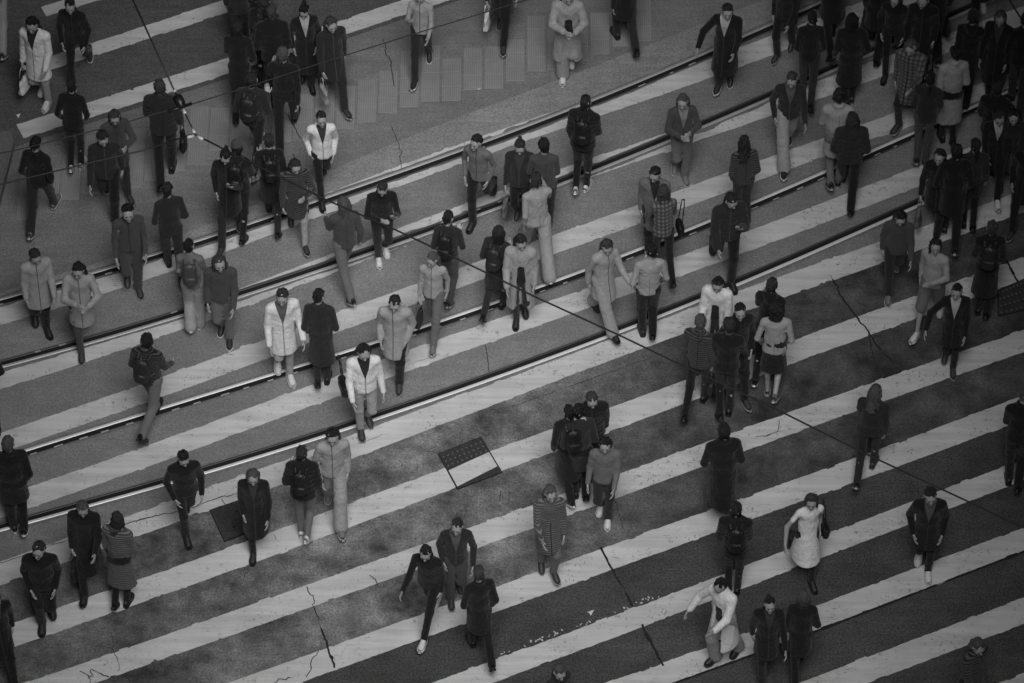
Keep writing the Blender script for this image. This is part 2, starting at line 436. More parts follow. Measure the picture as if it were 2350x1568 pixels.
def hair_mesh(kind, pose, tilt, seed):
    key = (kind, pose, tilt)
    if key in HAIR: return HAIR[key]
    S = skeleton(pose, LAST); Rh = rot_head(tilt, S['turn']); P = to_head(S, Rh); u = Rh @ v3(1, 0, 0)
    f = Field(S['head'] - v3(.24, .24, .46), S['head'] + v3(.24, .3, .26), .0105)
    f.add(P(0, .022, .04), P(0, .004, .02), (.083, .1), (.083, .101), u=u, k=.03)
    f.add(P(0, .05, -.03), P(0, .05, -.06), (.072, .05), (.058, .04), u=u, k=.03)
    f.cut(P(0, -.066, .076), Rh @ v3(0, -.76, -.65))
    if kind in ('long', 'wavy'):
        f.add(P(0, .06, -.02), P(0, .098, -.27), (.088, .045), (.08, .026), u=u, k=.05)
        for s in (1, -1): f.add(P(s * .07, .02, .0), P(s * .085, .045, -.2), .026, .024, k=.03)
    if kind == 'bob':
        f.add(P(0, .04, .0), P(0, .05, -.12), (.096, .075), (.095, .065), u=u, k=.04)
        for s in (1, -1): f.add(P(s * .078, -.01, .01), P(s * .082, -.02, -.1), .022, .022, k=.03)
    if kind == 'bun': f.add(P(0, .11, .07), P(0, .115, .075), .043, .043, k=.012)
    if kind == 'tail': f.add(P(0, .11, .05), P(0, .14, .0), .024, .03, k=.02); f.add(P(0, .14, .0), P(0, .12, -.2), .03, .016, k=.02)
    f.ripple(.012, seed, .06 if kind != 'wavy' else .08, .3); f.ripple(.007, seed + 5, .03, .3)
    V, Q = f.net(); HAIR[key] = np_mesh('hair', V, Q)
    return HAIR[key]
def cap_mesh(pose, tilt):
    key = ('cap', pose, tilt)
    if key in HAIR: return HAIR[key]
    S = skeleton(pose, LAST); Rh = rot_head(tilt, S['turn']); P = to_head(S, Rh); u = Rh @ v3(1, 0, 0)
    f = Field(S['head'] - .26, S['head'] + .26, .0105)
    f.add(P(0, .02, .05), P(0, .004, .036), (.09, .108), (.09, .109), u=u, k=.03)
    f.cut(P(0, 0, .04), Rh @ v3(0, -.12, -1))
    f.add(P(-.035, -.115, .044), P(.035, -.115, .044), (.05, .008), u=Rh @ v3(0, 1, .1), k=.01)
    V, Q = f.net(); HAIR[key] = np_mesh('cap', V, Q)
    return HAIR[key]
def loft_shoe(w, sole):
    st = [(.078, .45, .05), (.06, .85, .075), (.02, .95, .085), (-.04, .98, .07), (-.09, 1.12, .05), (-.14, 1.1, .036), (-.175, .82, .026), (-.195, .4, .016)]
    vs, fs = [], []; N = 12
    for y, ww, hh in st:
        for i in range(N):
            a = 2 * math.pi * i / N; c, s_ = math.cos(a), math.sin(a)
            x = w * ww * (abs(c) ** .7) * (1 if c > 0 else -1)
            if sole: z = -.08 + (.028 if s_ > 0 else 0); x *= 1.1; yy = y * 1.05
            else: z = -.062 + (hh + .02) * (max(0, s_) ** .8) * 1.0; yy = y
            vs.append((x, yy, z))
    for j in range(len(st) - 1):
        for i in range(N): fs.append((j * N + i, j * N + (i + 1) % N, (j + 1) * N + (i + 1) % N, (j + 1) * N + i))
    fs.append(tuple(range(N))); fs.append(tuple(range((len(st) - 1) * N, len(st) * N))[::-1])
    vs = [(x, y, z) for x, y, z in vs]
    return mesh('sole' if sole else 'shoe', vs, [f[::-1] for f in fs], True)
SHOE, SOLE = loft_shoe(.044, False), loft_shoe(.044, True)
TONE = {'K': .009, 'D': .02, 'G': .055, 'M': .13, 'L': .3, 'W': .66}
WORD = {'K': 'black', 'D': 'charcoal', 'G': 'dark-grey', 'M': 'grey', 'L': 'pale', 'W': 'white'}
GARM = {'jacket': 'jacket', 'puffer': 'puffer jacket', 'coat': 'coat', 'longcoat': 'long coat', 'opencoat': 'open coat', 'hoodie': 'hoodie', 'dress': 'flared dress', 'tee': 'short-sleeved top', 'shirt': 'shirt'}
BOTT = {'slim': 'slim trousers', 'trousers': 'trousers', 'wide': 'wide trousers', 'shorts': 'shorts', 'skirt': 'skirt'}
HAIRW = {'short': 'short hair', 'long': 'long hair', 'wavy': 'wavy hair', 'bob': 'bobbed hair', 'bun': 'hair in a bun', 'tail': 'ponytail', 'cap': 'cap'}
PEOPLE = {}
def hair_mat(v):
    key = ('hairm', v)
    if key in MATS: return MATS[key]
    m, nt, b = base_mat('hair'); MATS[key] = m
    n = noise(nt, coords(nt, 'Object', (150, 150, 26)), 1.0, 4, .7)
    nt.links.new(ramp(nt, n, (.3, v * .35), (.7, v * 2.2)), b.inputs['Base Color']); b.inputs['Roughness'].default_value = .38
    bump(nt, b, n, .9, .02)
    return m
FLIP = {1,5,7,15,18,19,20,22,25,27,28,32,33,36,39,47,48,54,56,57,60,61,62,64,69,74,76,77,80,83,84,86,88,93,95,97,98,100,102}
def person(i, fx, fy, rz, pose, arms, top, bot, hair, shoe, place, sc=1.0):
    """top / bot: kind:tone[:pattern]"""
    tk, tt, tp = (top.split(':') + ['plain'])[:3]; bk, bt, bp = (bot.split(':') + ['plain'])[:3]
    rz += rng.uniform(-15, 15) + (180 if i in FLIP else 0)
    tilt = rng.uniform(2, 24); pose = '%s#%d' % (pose, i)
    if 'p' in arms: tilt = 30
    global LAST
    LAST = arms; S = skeleton(pose, arms)
    me = body_mesh(pose, arms, tilt)
    lab = 'person in %s %s' % (WORD[tt], GARM[tk]) + (', ' if tk == 'dress' else ' and %s %s, ' % (WORD[bt], BOTT[bk])) + place
    if len(lab.split()) > 16: print('LONG', len(lab.split()), i, lab)
    p = obj('person', me, (), None, label=lab, category='person', group='pedestrians on the crossing')
    # put the lower foot of the picture on the wanted spot
    M = Matrix.Rotation(R(rz), 4, 'Z'); g = gp(fx, fy)
    best = None
    for s in (1, -1):
        hip, knee, ank, fw, up = S['legs'][s]
        q = M @ Vector(ank + fw * .06 - up * .08)
        if best is None or q.y - max(0, q.z - .05) * 9 < best.y - max(0, best.z - .05) * 9: best = q
    p.location = (g.x - best.x * sc, g.y - best.y * sc + .05, 0.016); p.rotation_euler = (0, 0, R(rz)); wd = sc * rng.uniform(.87, 1.0); p.scale = (wd, wd, sc)
    t = shared(tk if tk not in ('opencoat', 'longcoat') else 'coat', top_mesh(tk, pose, arms, i), cloth(TONE[tt], tp, {'jacket': ('zip', 'vee', '')[i % 3], 'coat': ('vee', 'zip')[i % 2], 'longcoat': ('', 'vee', 'zip')[i % 3], 'puffer': 'zip', 'hoodie': '', 'shirt': 'zip'}.get(tk, ''), rng.choice((.02, .04, .1) if tt in 'LWM' else (.04, .09, .2, .4))), p)
    if tk == 'opencoat': shared('shirt', top_mesh('shirt', pose, arms, i + 1), cloth(TONE['K']), p)
    if tk != 'dress' or bk != 'slim': shared(bk if bk in ('skirt', 'shorts') else 'trousers', bottom_mesh(bk, pose, i), cloth(TONE[bt], bp), p)
    else: shared('tights', bottom_mesh('slim', pose, i), cloth(TONE[bt], bp), p)
    hk = 'short' if hair == 'cap' else hair
    shared('hair', hair_mesh(hk, pose, tilt, i), hair_mat(rng.choice((.006, .009, .013, .02, .035, .06))), p)
    if hair == 'cap': shared('cap', cap_mesh(pose, tilt), cloth(TONE[rng.choice('KDG')]), p)
    if shoe == 'W' and i % 3 != 2 and i not in (6, 44, 65, 68, 92, 46, 38): shoe = 'TD'[i % 2]
    for s in (1, -1):
        hip, knee, ank, fw, up = S['legs'][s]
        x = np.cross(-fw, up); x = unit(x); up2 = np.cross(x, -fw)
        mm = Matrix([[x[j], -fw[j], up2[j], ank[j]] for j in range(3)] + [[0, 0, 0, 1]])
        so = shared('shoe', SHOE, plain('shoe_upper', {'K': .015, 'D': .035, 'M': .14, 'W': .55, 'T': .02}[shoe], .55), p); so.matrix_local = mm
        shared('sole', SOLE, plain('shoe_sole', {'K': .02, 'D': .3, 'M': .45, 'W': .6, 'T': .6}[shoe], .7), so)
    PEOPLE[i] = (p, S)
    return p
BAGS = {}
def bag_mesh(kind):
    if kind in BAGS: return BAGS[kind]
    if kind == 'backpack':
        f = Field((-.24, -.3, -.36), (.24, .2, .3), .012)
        f.add((0, .03, -.14), (0, .02, .12), (.12, .075), (.11, .06), k=.03); f.add((0, .09, -.15), (0, .09, -.06), (.085, .035), (.085, .03), k=.015)
        f.add((0, .0, .17), (0, -.02, .2), .02, .014, k=.02)
        for s in (1, -1):
            pts = [(.07, -.02, .12), (.085, -.1, .17), (.085, -.19, .1), (.1, -.2, -.04), (.12, -.09, -.14), (.08, .0, -.17)]
            for a, b in zip(pts, pts[1:]): f.add((s * a[0], a[1], a[2]), (s * b[0], b[1], b[2]), (.022, .009), u=(1, 0, 0), k=.01)
        f.ripple(.004, 5, .08)
    elif kind == 'tote':
        f = Field((-.25, -.28, -.5), (.25, .28, .1), .012)
        f.add((0, 0, -.26), (0, 0, -.42), (.035, .16), (.06, .17), u=(1, 0, 0), k=.02); f.cut((0, 0, -.24), (0, 0, 1))
        for s in (1, -1):
            pts = [(0, -.09, -.25), (0, -.06, -.08), (0, 0, -.02), (0, .06, -.08), (0, .09, -.25)]
            for a, b in zip(pts, pts[1:]): f.add((s * .022, a[1], a[2]), (s * .022 * (1 if b[2] < -.05 else .3), b[1], b[2]), .009, k=.006)
        f.ripple(.006, 3, .09)
    else:   # shoulder bag with a long strap
        f = Field((-.3, -.3, -.3), (.3, .3, .62), .013)
        f.add((0, -.08, -.1), (0, .08, -.1), (.055, .1), u=(1, 0, 0), k=.03); f.add((0, -.1, -.02), (0, .1, -.02), (.05, .04), k=.03)
        f.ripple(.005, 4, .09)
        for a, b in (((0, -.11, 0), (-.03, -.06, .42)), ((0, .11, 0), (-.03, .09, .42)), ((-.03, -.06, .42), (-.05, .02, .5)), ((-.03, .09, .42), (-.05, .02, .5))): f.add(a, b, .011, k=.01)
    V, Q = f.net(); BAGS[kind] = np_mesh(kind, V, Q)
    return BAGS[kind]
def bag(kind, i, side, tone, label, pat='nylon'):
    p, S = PEOPLE[i]; M = Matrix.LocRotScale(p.location, p.rotation_euler, p.scale)
    if kind == 'backpack': q = S['chest'] + v3(0, .19, -.04); name, cat = 'backpack', 'backpack'
    elif kind == 'tote': q = S['arms'][side][2] + S['arms'][side][3] * .09; name, cat = 'tote_bag', 'bag'
    else: q = v3(side * .26, S['pel'][1] + .02, S['pel'][2] + .06); name, cat = 'shoulder_bag', 'bag'
    o = shared(name, bag_mesh(kind), cloth(TONE[tone], pat), None, label=label, category=cat, group='bags carried by pedestrians')
    o.matrix_world = M @ Matrix.Translation(Vector(q)) @ (Matrix.Rotation(R(side * 0), 4, 'Z'))
    return o
def phone(i, side, label):
    p, S = PEOPLE[i]; M = Matrix.LocRotScale(p.location, p.rotation_euler, p.scale)
    bx = []
    w, h, t = .036, .075, .0045
    vs = [(x, y, z) for z in (-t, t) for x, y in ((-w, -h), (w, -h), (w, h), (-w, h))]
    fs = [(3, 2, 1, 0), (4, 5, 6, 7)] + [(k, (k + 1) % 4, (k + 1) % 4 + 4, k + 4) for k in range(4)]
    o = obj('phone', mesh('phone', vs, fs), [plain('phone_case', .03, .3)], None, label=label, category='phone')
    s = obj('screen', mesh('screen', [(-w * .9, -h * .92, t + .001), (w * .9, -h * .92, t + .001), (w * .9, h * .92, t + .001), (-w * .9, h * .92, t + .001)], [(0, 1, 2, 3)]), [plain('glass_screen', .05, .08)], o)
    q = S['arms'][side][2] + S['arms'][side][3] * .1 + v3(0, -.0, .035)
    o.matrix_world = M @ Matrix.Translation(Vector(q)) @ Matrix.Rotation(R(-40), 4, 'X')
    return o
# ------------------------------------------------------------------ the crossing
def poly_smooth(pts, z=0.0, step=.05, ext=3.0):
    """picture points -> evenly spaced ground polyline, carried on straight beyond both ends"""
    G = [np.array(gp(x, y, z)[:2]) for x, y in pts]
    if ext:
        e = ext if not isinstance(ext, tuple) else None
        a, b = (e, e) if e else ext
        k0 = min(len(G) - 1, 2)
        if a: G.insert(0, G[0] + unit(G[0] - G[k0]) * a)
        if b: G.append(G[-1] + unit(G[-1] - G[-1 - k0]) * b)
    # dense linear resample, then smooth out the picking noise
    G = np.array(G); L = np.r_[0, np.cumsum(np.linalg.norm(np.diff(G, axis=0), axis=1))]
    n = int(L[-1] / step) + 2; t = np.linspace(0, L[-1], n)
    P = np.stack([np.interp(t, L, G[:, i]) for i in (0, 1)], 1)
    w = int(1.3 / step); w = min(w, n // 3)
    if w > 2:
        for _ in range(3):
            pad = np.concatenate([2 * P[0] - P[w:0:-1], P, 2 * P[-1] - P[-2:-w - 2:-1]])
            ker = np.ones(2 * w + 1) / (2 * w + 1)
            P = np.stack([np.convolve(pad[:, i], ker, 'valid') for i in (0, 1)], 1)
    return P
def normals(P):
    T = np.gradient(P, axis=0); T /= np.linalg.norm(T, axis=1)[:, None] + 1e-9
    return np.stack([-T[:, 1], T[:, 0]], 1)
def ragged(n, step, seed, amp=.0095):
    r = np.random.RandomState(seed); o = np.zeros(n)
    for wl, a in ((.9, .14), (.3, .14), (.12, .16), (.045, .42)):
        m = max(4, int(n * step / wl) + 3); o += a * np.interp(np.linspace(0, m - 1, n), np.arange(m), r.normal(size=m))
    for _ in range(int(n * step / .55)):          # places where the edge has broken away
        c = r.randint(0, n); w_ = r.randint(1, 5); o[max(0, c - w_):c + w_] -= r.uniform(.5, 3.2) * (1 if seed % 2 else -1) * r.choice([1, 1, -.6])
    return o * amp * .7
def ribbon(P, lo, hi, z, name):
    """strip between the offsets lo and hi (arrays or numbers) of the line P"""
    N = normals(P); n = len(P); lo = np.broadcast_to(lo, n); hi = np.broadcast_to(hi, n)
    a = P + N * lo[:, None]; b = P + N * hi[:, None]
    V = np.concatenate([np.c_[a, np.full(n, z)], np.c_[b, np.full(n, z)]]); i = np.arange(n - 1)
    return np_mesh(name, V, np.stack([i, i + 1, i + 1 + n, i + n], 1), False)
def between(A, B, z, name, n=160):
    f = lambda P: P[np.linspace(0, len(P) - 1, n).astype(int)]
    a, b = f(A), f(B); V = np.concatenate([np.c_[a, np.full(n, z)], np.c_[b, np.full(n, z)]]); i = np.arange(n - 1)
    return np_mesh(name, V, np.stack([i, i + 1, i + 1 + n, i + n], 1), False)
def extrude_profile(P, prof, z, name):
    """closed profile of (offset, height) run along P"""
    N = normals(P); n, m = len(P), len(prof)
    V = np.concatenate([np.c_[P + N * o, np.full(n, z + h)] for o, h in prof])
    Q = []
    for k in range(m):
        k2 = (k + 1) % m; i = np.arange(n - 1)
        Q.append(np.stack([k * n + i, k2 * n + i, k2 * n + i + 1, k * n + i + 1], 1))
    return np_mesh(name, V, np.concatenate(Q), False)

# --- surfaces
def ground_mat(name, dark, light, blotch, speck, rough=.85, bscale=.55, streak=0., bstr=.35, worn=None):
    m, nt, b = base_mat(name); oc = coords(nt)
    big = noise(nt, oc, bscale, 6, .62); mid = noise(nt, oc, 3.1, 6, .68); fine = noise(nt, oc, 38, 5, .8); grit = noise(nt, oc, 260, 2, .6)
    f = mix(nt, big, mid, .42)
    col = ramp(nt, f, (.5 - blotch, dark), (.5, (dark + light) / 2.1), (.5 + blotch, light))
    col = mix(nt, col, ramp(nt, fine, (.34, .5 - speck), (.66, .5 + speck)), .9, 'OVERLAY')
    if worn:            # oil-darkened stretch of the slab
        sx = nn(nt, 'ShaderNodeSeparateXYZ'); nt.links.new(oc, sx.inputs[0])
        px = math_n(nt, 'ADD', sx.outputs[0], math_n(nt, 'MULTIPLY', math_n(nt, 'SUBTRACT', big, .5), 5.0))
        col = mix(nt, col, ramp(nt, math_n(nt, 'MULTIPLY_ADD', px, .1, .5), (.02, .72), (.32, 1), (.56, 1.0), (.72, worn), (1, worn)), 1., 'MULTIPLY')
    st = noise(nt, coords(nt, 'Object', (1.2, 9, 1), R(-26)), 1.2, 5, .7)
    col = mix(nt, col, ramp(nt, st, (.35, .5 - streak), (.65, .5 + streak)), .7, 'OVERLAY')
    gum = nn(nt, 'ShaderNodeTexVoronoi'); gum.inputs['Scale'].default_value = 3.2; nt.links.new(oc, gum.inputs['Vector'])
    gr = ramp(nt, gum.outputs['Distance'], (.045, 1), (.065, 0))
    col = mix(nt, col, dark * .7, mix(nt, gr, 0., ramp(nt, mid, (.45, 1), (.55, .3))))
    nt.links.new(col, b.inputs['Base Color'])
    nt.links.new(ramp(nt, mid, (.3, rough - .12), (.7, min(1, rough + .08))), b.inputs['Roughness'])
    bump(nt, b, mix(nt, fine, grit, .5), bstr, .006)
    return m
asphalt = ground_mat('asphalt', .022, .068, .16, .72, .84, .5, .1)
bed_mat = ground_mat('track_bed_concrete', .15, .235, .17, .23, .8, .35, .06, .25)
slab_mat = ground_mat('stained_concrete', .04, .26, .115, .34, .84, .95, .07, .35, .42)
light_mat = ground_mat('smooth_concrete', .19, .27, .17, .25, .8, .4, .08, .2)
platform_mat = ground_mat('island_asphalt', .135, .21, .17, .26, .84, .5, .08)
def paint_mat():
    m, nt, b = base_mat('worn_road_paint'); oc = coords(nt)
    big = noise(nt, oc, 1.6, 5, .6); mid = noise(nt, oc, 11, 6, .75); scr = noise(nt, coords(nt, 'Object', (4, 22, 1), R(60)), 3.0, 5, .75)
    fine = noise(nt, oc, 130, 2)
    col = ramp(nt, big, (.3, .47), (.7, .57))
    col = mix(nt, col, ramp(nt, fine, (.3, .4), (.7, .6)), .6, 'OVERLAY')
    prints = nn(nt, 'ShaderNodeTexVoronoi'); prints.inputs['Scale'].default_value = 13; nt.links.new(coords(nt, 'Object', (1.6, .8, 1), R(15)), prints.inputs['Vector'])
    wear = mix(nt, mix(nt, mid, scr, .5), mix(nt, prints.outputs['Distance'], 0., 0.), .0)
    # footworn flecks stand in groups
    grp = noise(nt, oc, 2.3, 3)
    wf = mix(nt, 0., ramp(nt, wear, (.545, 0), (.60, 1)), ramp(nt, grp, (.46, .0), (.58, 1)))
    col = mix(nt, col, .13, wf)
    col = mix(nt, col, .2, mix(nt, 0., ramp(nt, prints.outputs['Distance'], (.16, 1), (.26, 0)), ramp(nt, noise(nt, oc, 1.1, 3), (.5, 0), (.6, .75))))
    tyre = noise(nt, coords(nt, 'Object', (.5, 7, 1), R(-25)), 1.3, 4, .6)
    col = mix(nt, col, ramp(nt, tyre, (.35, .36), (.65, .6)), .55, 'OVERLAY')
    chip = ramp(nt, noise(nt, oc, 34, 4, .7), (.72, 0), (.75, 1))
    col = mix(nt, col, .07, mix(nt, 0., chip, .8))
    nt.links.new(col, b.inputs['Base Color']); b.inputs['Roughness'].default_value = .75
    bump(nt, b, mix(nt, mid, fine, .5), .25, .005)
    return m
paint = paint_mat()
ST = dict(kind='structure')
s = 260
obj('road', mesh('road', [(-s, -s, 0), (s, -s, 0), (s, s, 0), (-s, s, 0)], [(0, 1, 2, 3)]), [asphalt], None, **ST)

RAIL = [
 [(0,693),(143,651),(394,583),(587,514),(748,457),(921,400),(1134,327),(1182,304),(1442,207),(1642,117),(1806,43),(1900,3)],
 [(0,837),(167,800),(367,740),(467,703),(587,666),(754,610),(861,576),(954,543),(1175,463),(1228,444),(1408,372),(1575,306),(1762,223),(1842,190),(2046,97),(2172,43)],
 [(0,1058),(33,1046),(334,953),(587,876),(737,832),(948,763),(1055,733),(1175,691),(1258,656),(1408,603),(1529,556),(1605,525),(1762,460),(1796,444),(1902,397),(1996,352),(2080,317),(2172,277),(2230,252),(2350,200)],
 [(0,1213),(117,1178),(334,1121),(587,1052),(671,1020),(838,967),(988,917),(1175,850),(1308,800),(1415,764),(1572,700),(1762,622),(1946,541),(2022,504),(2129,457),(2196,427),(2350,358)]]
BAR = {
 'a': ([(100,27),(200,0),(330,-45)], 30, (0, 3)), 'b': ([(75,158),(207,118),(515,17),(640,-28)], 37, (0, 3)),
 'c': ([(46,302),(187,260),(334,213),(492,162),(587,130),(714,90),(815,50),(924,18),(1000,-8)], 42, (0, 3)),
 'd': ([(0,725),(100,693),(284,646),(384,606),(788,452),(921,402),(1275,273),(1408,235),(1575,180),(1642,155),(1762,107),(1812,88),(2030,8)], 50, 3),
 'e': ([(0,872),(167,822),(334,768),(467,718),(567,680),(688,633),(921,545),(1088,480),(1228,424),(1390,372),(1458,350),(1609,304),(1742,255),(1842,220),(1912,192),(2019,158),(2196,97),(2313,47)], 46, 3),
 'f': ([(0,1017),(200,950),(367,893),(587,810),(821,723),(948,673),(1061,637),(1148,603),(1280,558),(1509,480),(1585,450),(1675,414),(1862,345),(2012,298),(2080,270),(2190,235),(2350,178)], 46, 3),
 'g': ([(0,1165),(100,1133),(300,1066),(500,987),(587,954),(800,875),(1055,785),(1175,743),(1308,700),(1408,663),(1675,573),(1762,543),(1862,500),(1996,444),(2096,407),(2180,377),(2350,315)], 48, 3),
 'h': ([(0,1317),(117,1275),(334,1198),(510,1133),(640,1090),(921,985),(1175,885),(1308,834),(1408,796),(1575,737),(1709,690),(1762,671),(1896,620),(2029,576),(2130,546),(2263,496),(2350,462)], 52, 3),
 'i': ([(0,1468),(83,1441),(233,1388),(334,1351),(587,1266),(831,1171),(1031,1098),(1155,1050),(1290,1005),(1442,950),(1642,872),(1836,801),(1946,760),(2053,723),(2209,667),(2350,615)], 52, 3),
 'j': ([(0,1615),(167,1558),(334,1502),(587,1412),(788,1338),(971,1275),(1175,1204),(1242,1181),(1342,1145),(1475,1094),(1675,1020),(1762,990),(1929,930),(2129,858),(2350,783)], 50, 3),
 'k': ([(420,1632),(587,1575),(754,1518),(954,1441),(1121,1381),(1175,1363),(1408,1278),(1575,1218),(1762,1148),(1949,1085),(2063,1046),(2196,993),(2350,935)], 52, 3),
 'l': ([(1000,1590),(1090,1556),(1175,1525),(1342,1465),(1509,1401),(1649,1348),(1742,1314),(1796,1290),(1996,1213),(2229,1123),(2350,1078)], 45, 3),
 'm': ([(1400,1593),(1509,1555),(1642,1510),(1752,1464),(1896,1410),(2096,1332),(2350,1238)], 49, 3),
 'n': ([(1850,1592),(1929,1562),(2129,1485),(2350,1402)], 52, 3), 'o': ([(2230,1618),(2290,1596),(2350,1572)], 46, 3)}
VS = FPX / DIST * math.sin(PITCH)          # picture pixels per metre of ground depth
BL = {k: poly_smooth(p, .008, .02, e) for k, (p, t, e) in BAR.items()}
BW = {k: t / VS * .9 / 2 for k, (p, t, e) in BAR.items()}
RP = [poly_smooth(p, .012, .05, 4) for p in RAIL]

# ground bands, each sheet 4 mm above the one below
obj('track_bed', between(RP[0] + normals(RP[0]) * .0, BL['h'], .004, 'track_bed'), [bed_mat], None, **ST)
obj('concrete_slab', between(BL['h'] - normals(BL['h']) * .05, BL['k'], .004, 'concrete_slab'), [slab_mat], None, **ST)
up1 = poly_smooth([(-60,655),(200,570),(560,440),(848,297),(1175,180),(1342,123),(1582,30),(1660,0)], .004, .05, 3)
in1 = poly_smooth([(-60,690),(200,610),(575,500),(774,367),(1175,227),(1275,187),(1450,120),(1700,20)], .0045, .05, 3)
obj('pavement', between(up1, RP[0], .0036, 'pavement'), [platform_mat], None, **ST)
obj('pavement', between(in1, RP[0], .0072, 'pavement'), [light_mat], None, **ST)
topb = poly_smooth([(40,330),(187,283),(492,187),(717,108),(924,40),(1038,0)], .004, .05, 3)
obj('traffic_island_pavement', between(topb, up1, .002, 'traffic_island'), [platform_mat], None, **ST)
north_mat = ground_mat('hazed_asphalt', .07, .105, .2, .34, .84, .5, .12)  # far asphalt made lighter, haze put into its tone
far_edge = topb + normals(topb) * 14
obj('road', between(topb - normals(topb) * .05, far_edge, .0055, 'road'), [north_mat], None, **ST)
for k in BL:
    P = BL[k]; n = len(P); w = BW[k]; sd = ord(k)
    obj('road_marking', ribbon(P, -w + ragged(n, .02, sd), w + ragged(n, .02, sd + 50), .0085, 'road_marking'), [paint], None, **ST)
# paint remnants above one bar
r_ = np.random.RandomState(3); P = BL['l']; N = normals(P); px0 = gp(1160, 1525, 0).x; px1 = gp(1530, 1390, 0).x
vs, fs = [], []
for i in range(0, len(P)):
    if px0 < P[i, 0] < px1 and r_.rand() < .3:
        c = P[i] + N[i] * (BW['l'] + r_.uniform(.02, .08)); a = r_.uniform(.008, .028); b = r_.uniform(.006, .016); m = len(vs); th = R(r_.uniform(0, 180))
        for j in range(6):
            q = R(60 * j); x, y = a * math.cos(q) * r_.uniform(.6, 1.2), b * math.sin(q) * r_.uniform(.6, 1.3)
            vs.append((c[0] + x * math.cos(th) - y * math.sin(th), c[1] + x * math.sin(th) + y * math.cos(th), .0086 + .0003 * (len(vs) % 5)))
        fs.append(tuple(range(m, m + 6)))
obj('paint_flecks', mesh('paint_flecks', vs, fs), [paint], None, kind='stuff')

# --- rails: a bright head beside a dark groove, with small added glint pieces along the groove
steel = plain('sheen_rail_steel', .85, .4, .3, .06, 40, .12); steel2 = plain('faint_sheen_rail_steel', .5, .42, .35, .06, 40, .2)  # head sheen put into the pale base colours, fainter on the far pair
groove_m = plain('rail_groove_dark', .006, .9, 0, .4, 60, .5); glint_m = plain('glint_steel', .75, .35, .6)
flank_m = ground_mat('rail_flank_asphalt', .13, .18, .2, .22)
lip_m = plain('dull_rail_steel', .09, .5, .6, .2)
RLAB = ['tram rail farthest up the crossing, just below the tactile tiles', 'tram rail second from the tactile tiles, bright on its lower side',
        'tram rail brightest of the four, with pale glint pieces along its groove', 'tram rail nearest the two drain covers, lowest of the four']
for i, P in enumerate(RP):
    sg = 1 if i % 2 == 0 else -1            # the head lies outside the gauge
    obj('rail_flank', ribbon(P, -.10 + ragged(len(P), .05, i), .10 + ragged(len(P), .05, i + 9), .0125, 'rail_flank'), [flank_m], None, **ST)
    h = [(.012, 0), (.062, 0), (.062, .003), (.052, .008), (.022, .008), (.012, .003)]
    prof = [(o * sg, hh) for o, hh in h]
    if sg < 0: prof = prof[::-1]
    root = obj('tram_rail', extrude_profile(P, prof, .0135, 'tram_rail'), [steel if i > 1 else steel2], None, label=RLAB[i], category='tram rail', group='rails of the two tram tracks')
    g0, g1 = sorted((.0118 * sg, -.052 * sg))
    obj('groove', ribbon(P, g0, g1, .0145, 'groove'), [groove_m], root)  # groove drawn as a flat near-black strip
    lp = [(-.0525, 0), (-.078, 0), (-.078, .005), (-.0525, .006)]; lp = [(o * sg, hh) for o, hh in lp]
    if sg > 0: lp = lp[::-1]
    obj('guard_lip', extrude_profile(P, lp, .0135, 'guard_lip'), [lip_m], root)
    if i == 3: continue
    N = normals(P); T = np.stack([N[:, 1], -N[:, 0]], 1); rr = np.random.RandomState(i + 4)
    s_ = 3.0; base = None
    while s_ < len(P) * .05 - 3:
        j = int(s_ / .05); c = P[j] - N[j] * sg * .06
        if base is None:
            l, w, z = .042, .011, .0205
            base = mesh('clip', [(-l, -w, z), (l, -w, z), (l, w, z), (-l, w, z), (-l, -w, z - .006), (l, -w, z - .006), (l, w, z - .006), (-l, w, z - .006)], [(0, 1, 2, 3), (4, 5, 1, 0), (5, 6, 2, 1), (6, 7, 3, 2), (7, 4, 0, 3)])
        o = obj('clip', base, [glint_m], root); o.location = (c[0], c[1], 0); o.rotation_euler = (0, 0, math.atan2(T[j, 1], T[j, 0])); o.scale = (rr.uniform(.6, 1.5), rr.uniform(.7, 1.1), 1)  # each clip is an added pale piece for a glint of skylight
        s_ += rr.uniform(.28, .42) if i == 2 else rr.choice([.35, .5, 1.6, 2.6])

# --- tactile paving: stair-stepped columns of ribbed tiles
tile_m, nt, b = base_mat('tactile_tile'); oc = coords(nt)
wv = nn(nt, 'ShaderNodeTexWave', bands_direction='X'); wv.inputs['Scale'].default_value = 10; wv.inputs['Distortion'].default_value = .6; nt.links.new(oc, wv.inputs['Vector'])
wy = nn(nt, 'ShaderNodeTexWave', bands_direction='Y'); wy.inputs['Scale'].default_value = 10; nt.links.new(oc, wy.inputs['Vector'])
hh = mix(nt, wv.outputs['Fac'], wy.outputs['Fac'], .3)
cc = ramp(nt, noise(nt, oc, 1.4, 5, .7), (.3, .19), (.7, .25))
nt.links.new(mix(nt, cc, ramp(nt, hh, (.1, .36), (.9, .6)), .6, 'OVERLAY'), b.inputs['Base Color']); b.inputs['Roughness'].default_value = .8
bump(nt, b, hh, .5, .004)
def tile(vs, fs, x, y, w, d, z0, z1):
    m = len(vs); e = .006
    vs += [(x - w, y - d, z0), (x + w, y - d, z0), (x + w, y + d, z0), (x - w, y + d, z0), (x - w + e, y - d + e, z1), (x + w - e, y - d + e, z1), (x + w - e, y + d - e, z1), (x - w + e, y + d - e, z1)]
    fs += [(m + 4, m + 5, m + 6, m + 7)] + [(m + k, m + (k + 1) % 4, m + (k + 1) % 4 + 4, m + k + 4) for k in range(4)]
rr = np.random.RandomState(11); col_x = 60; TW = .288
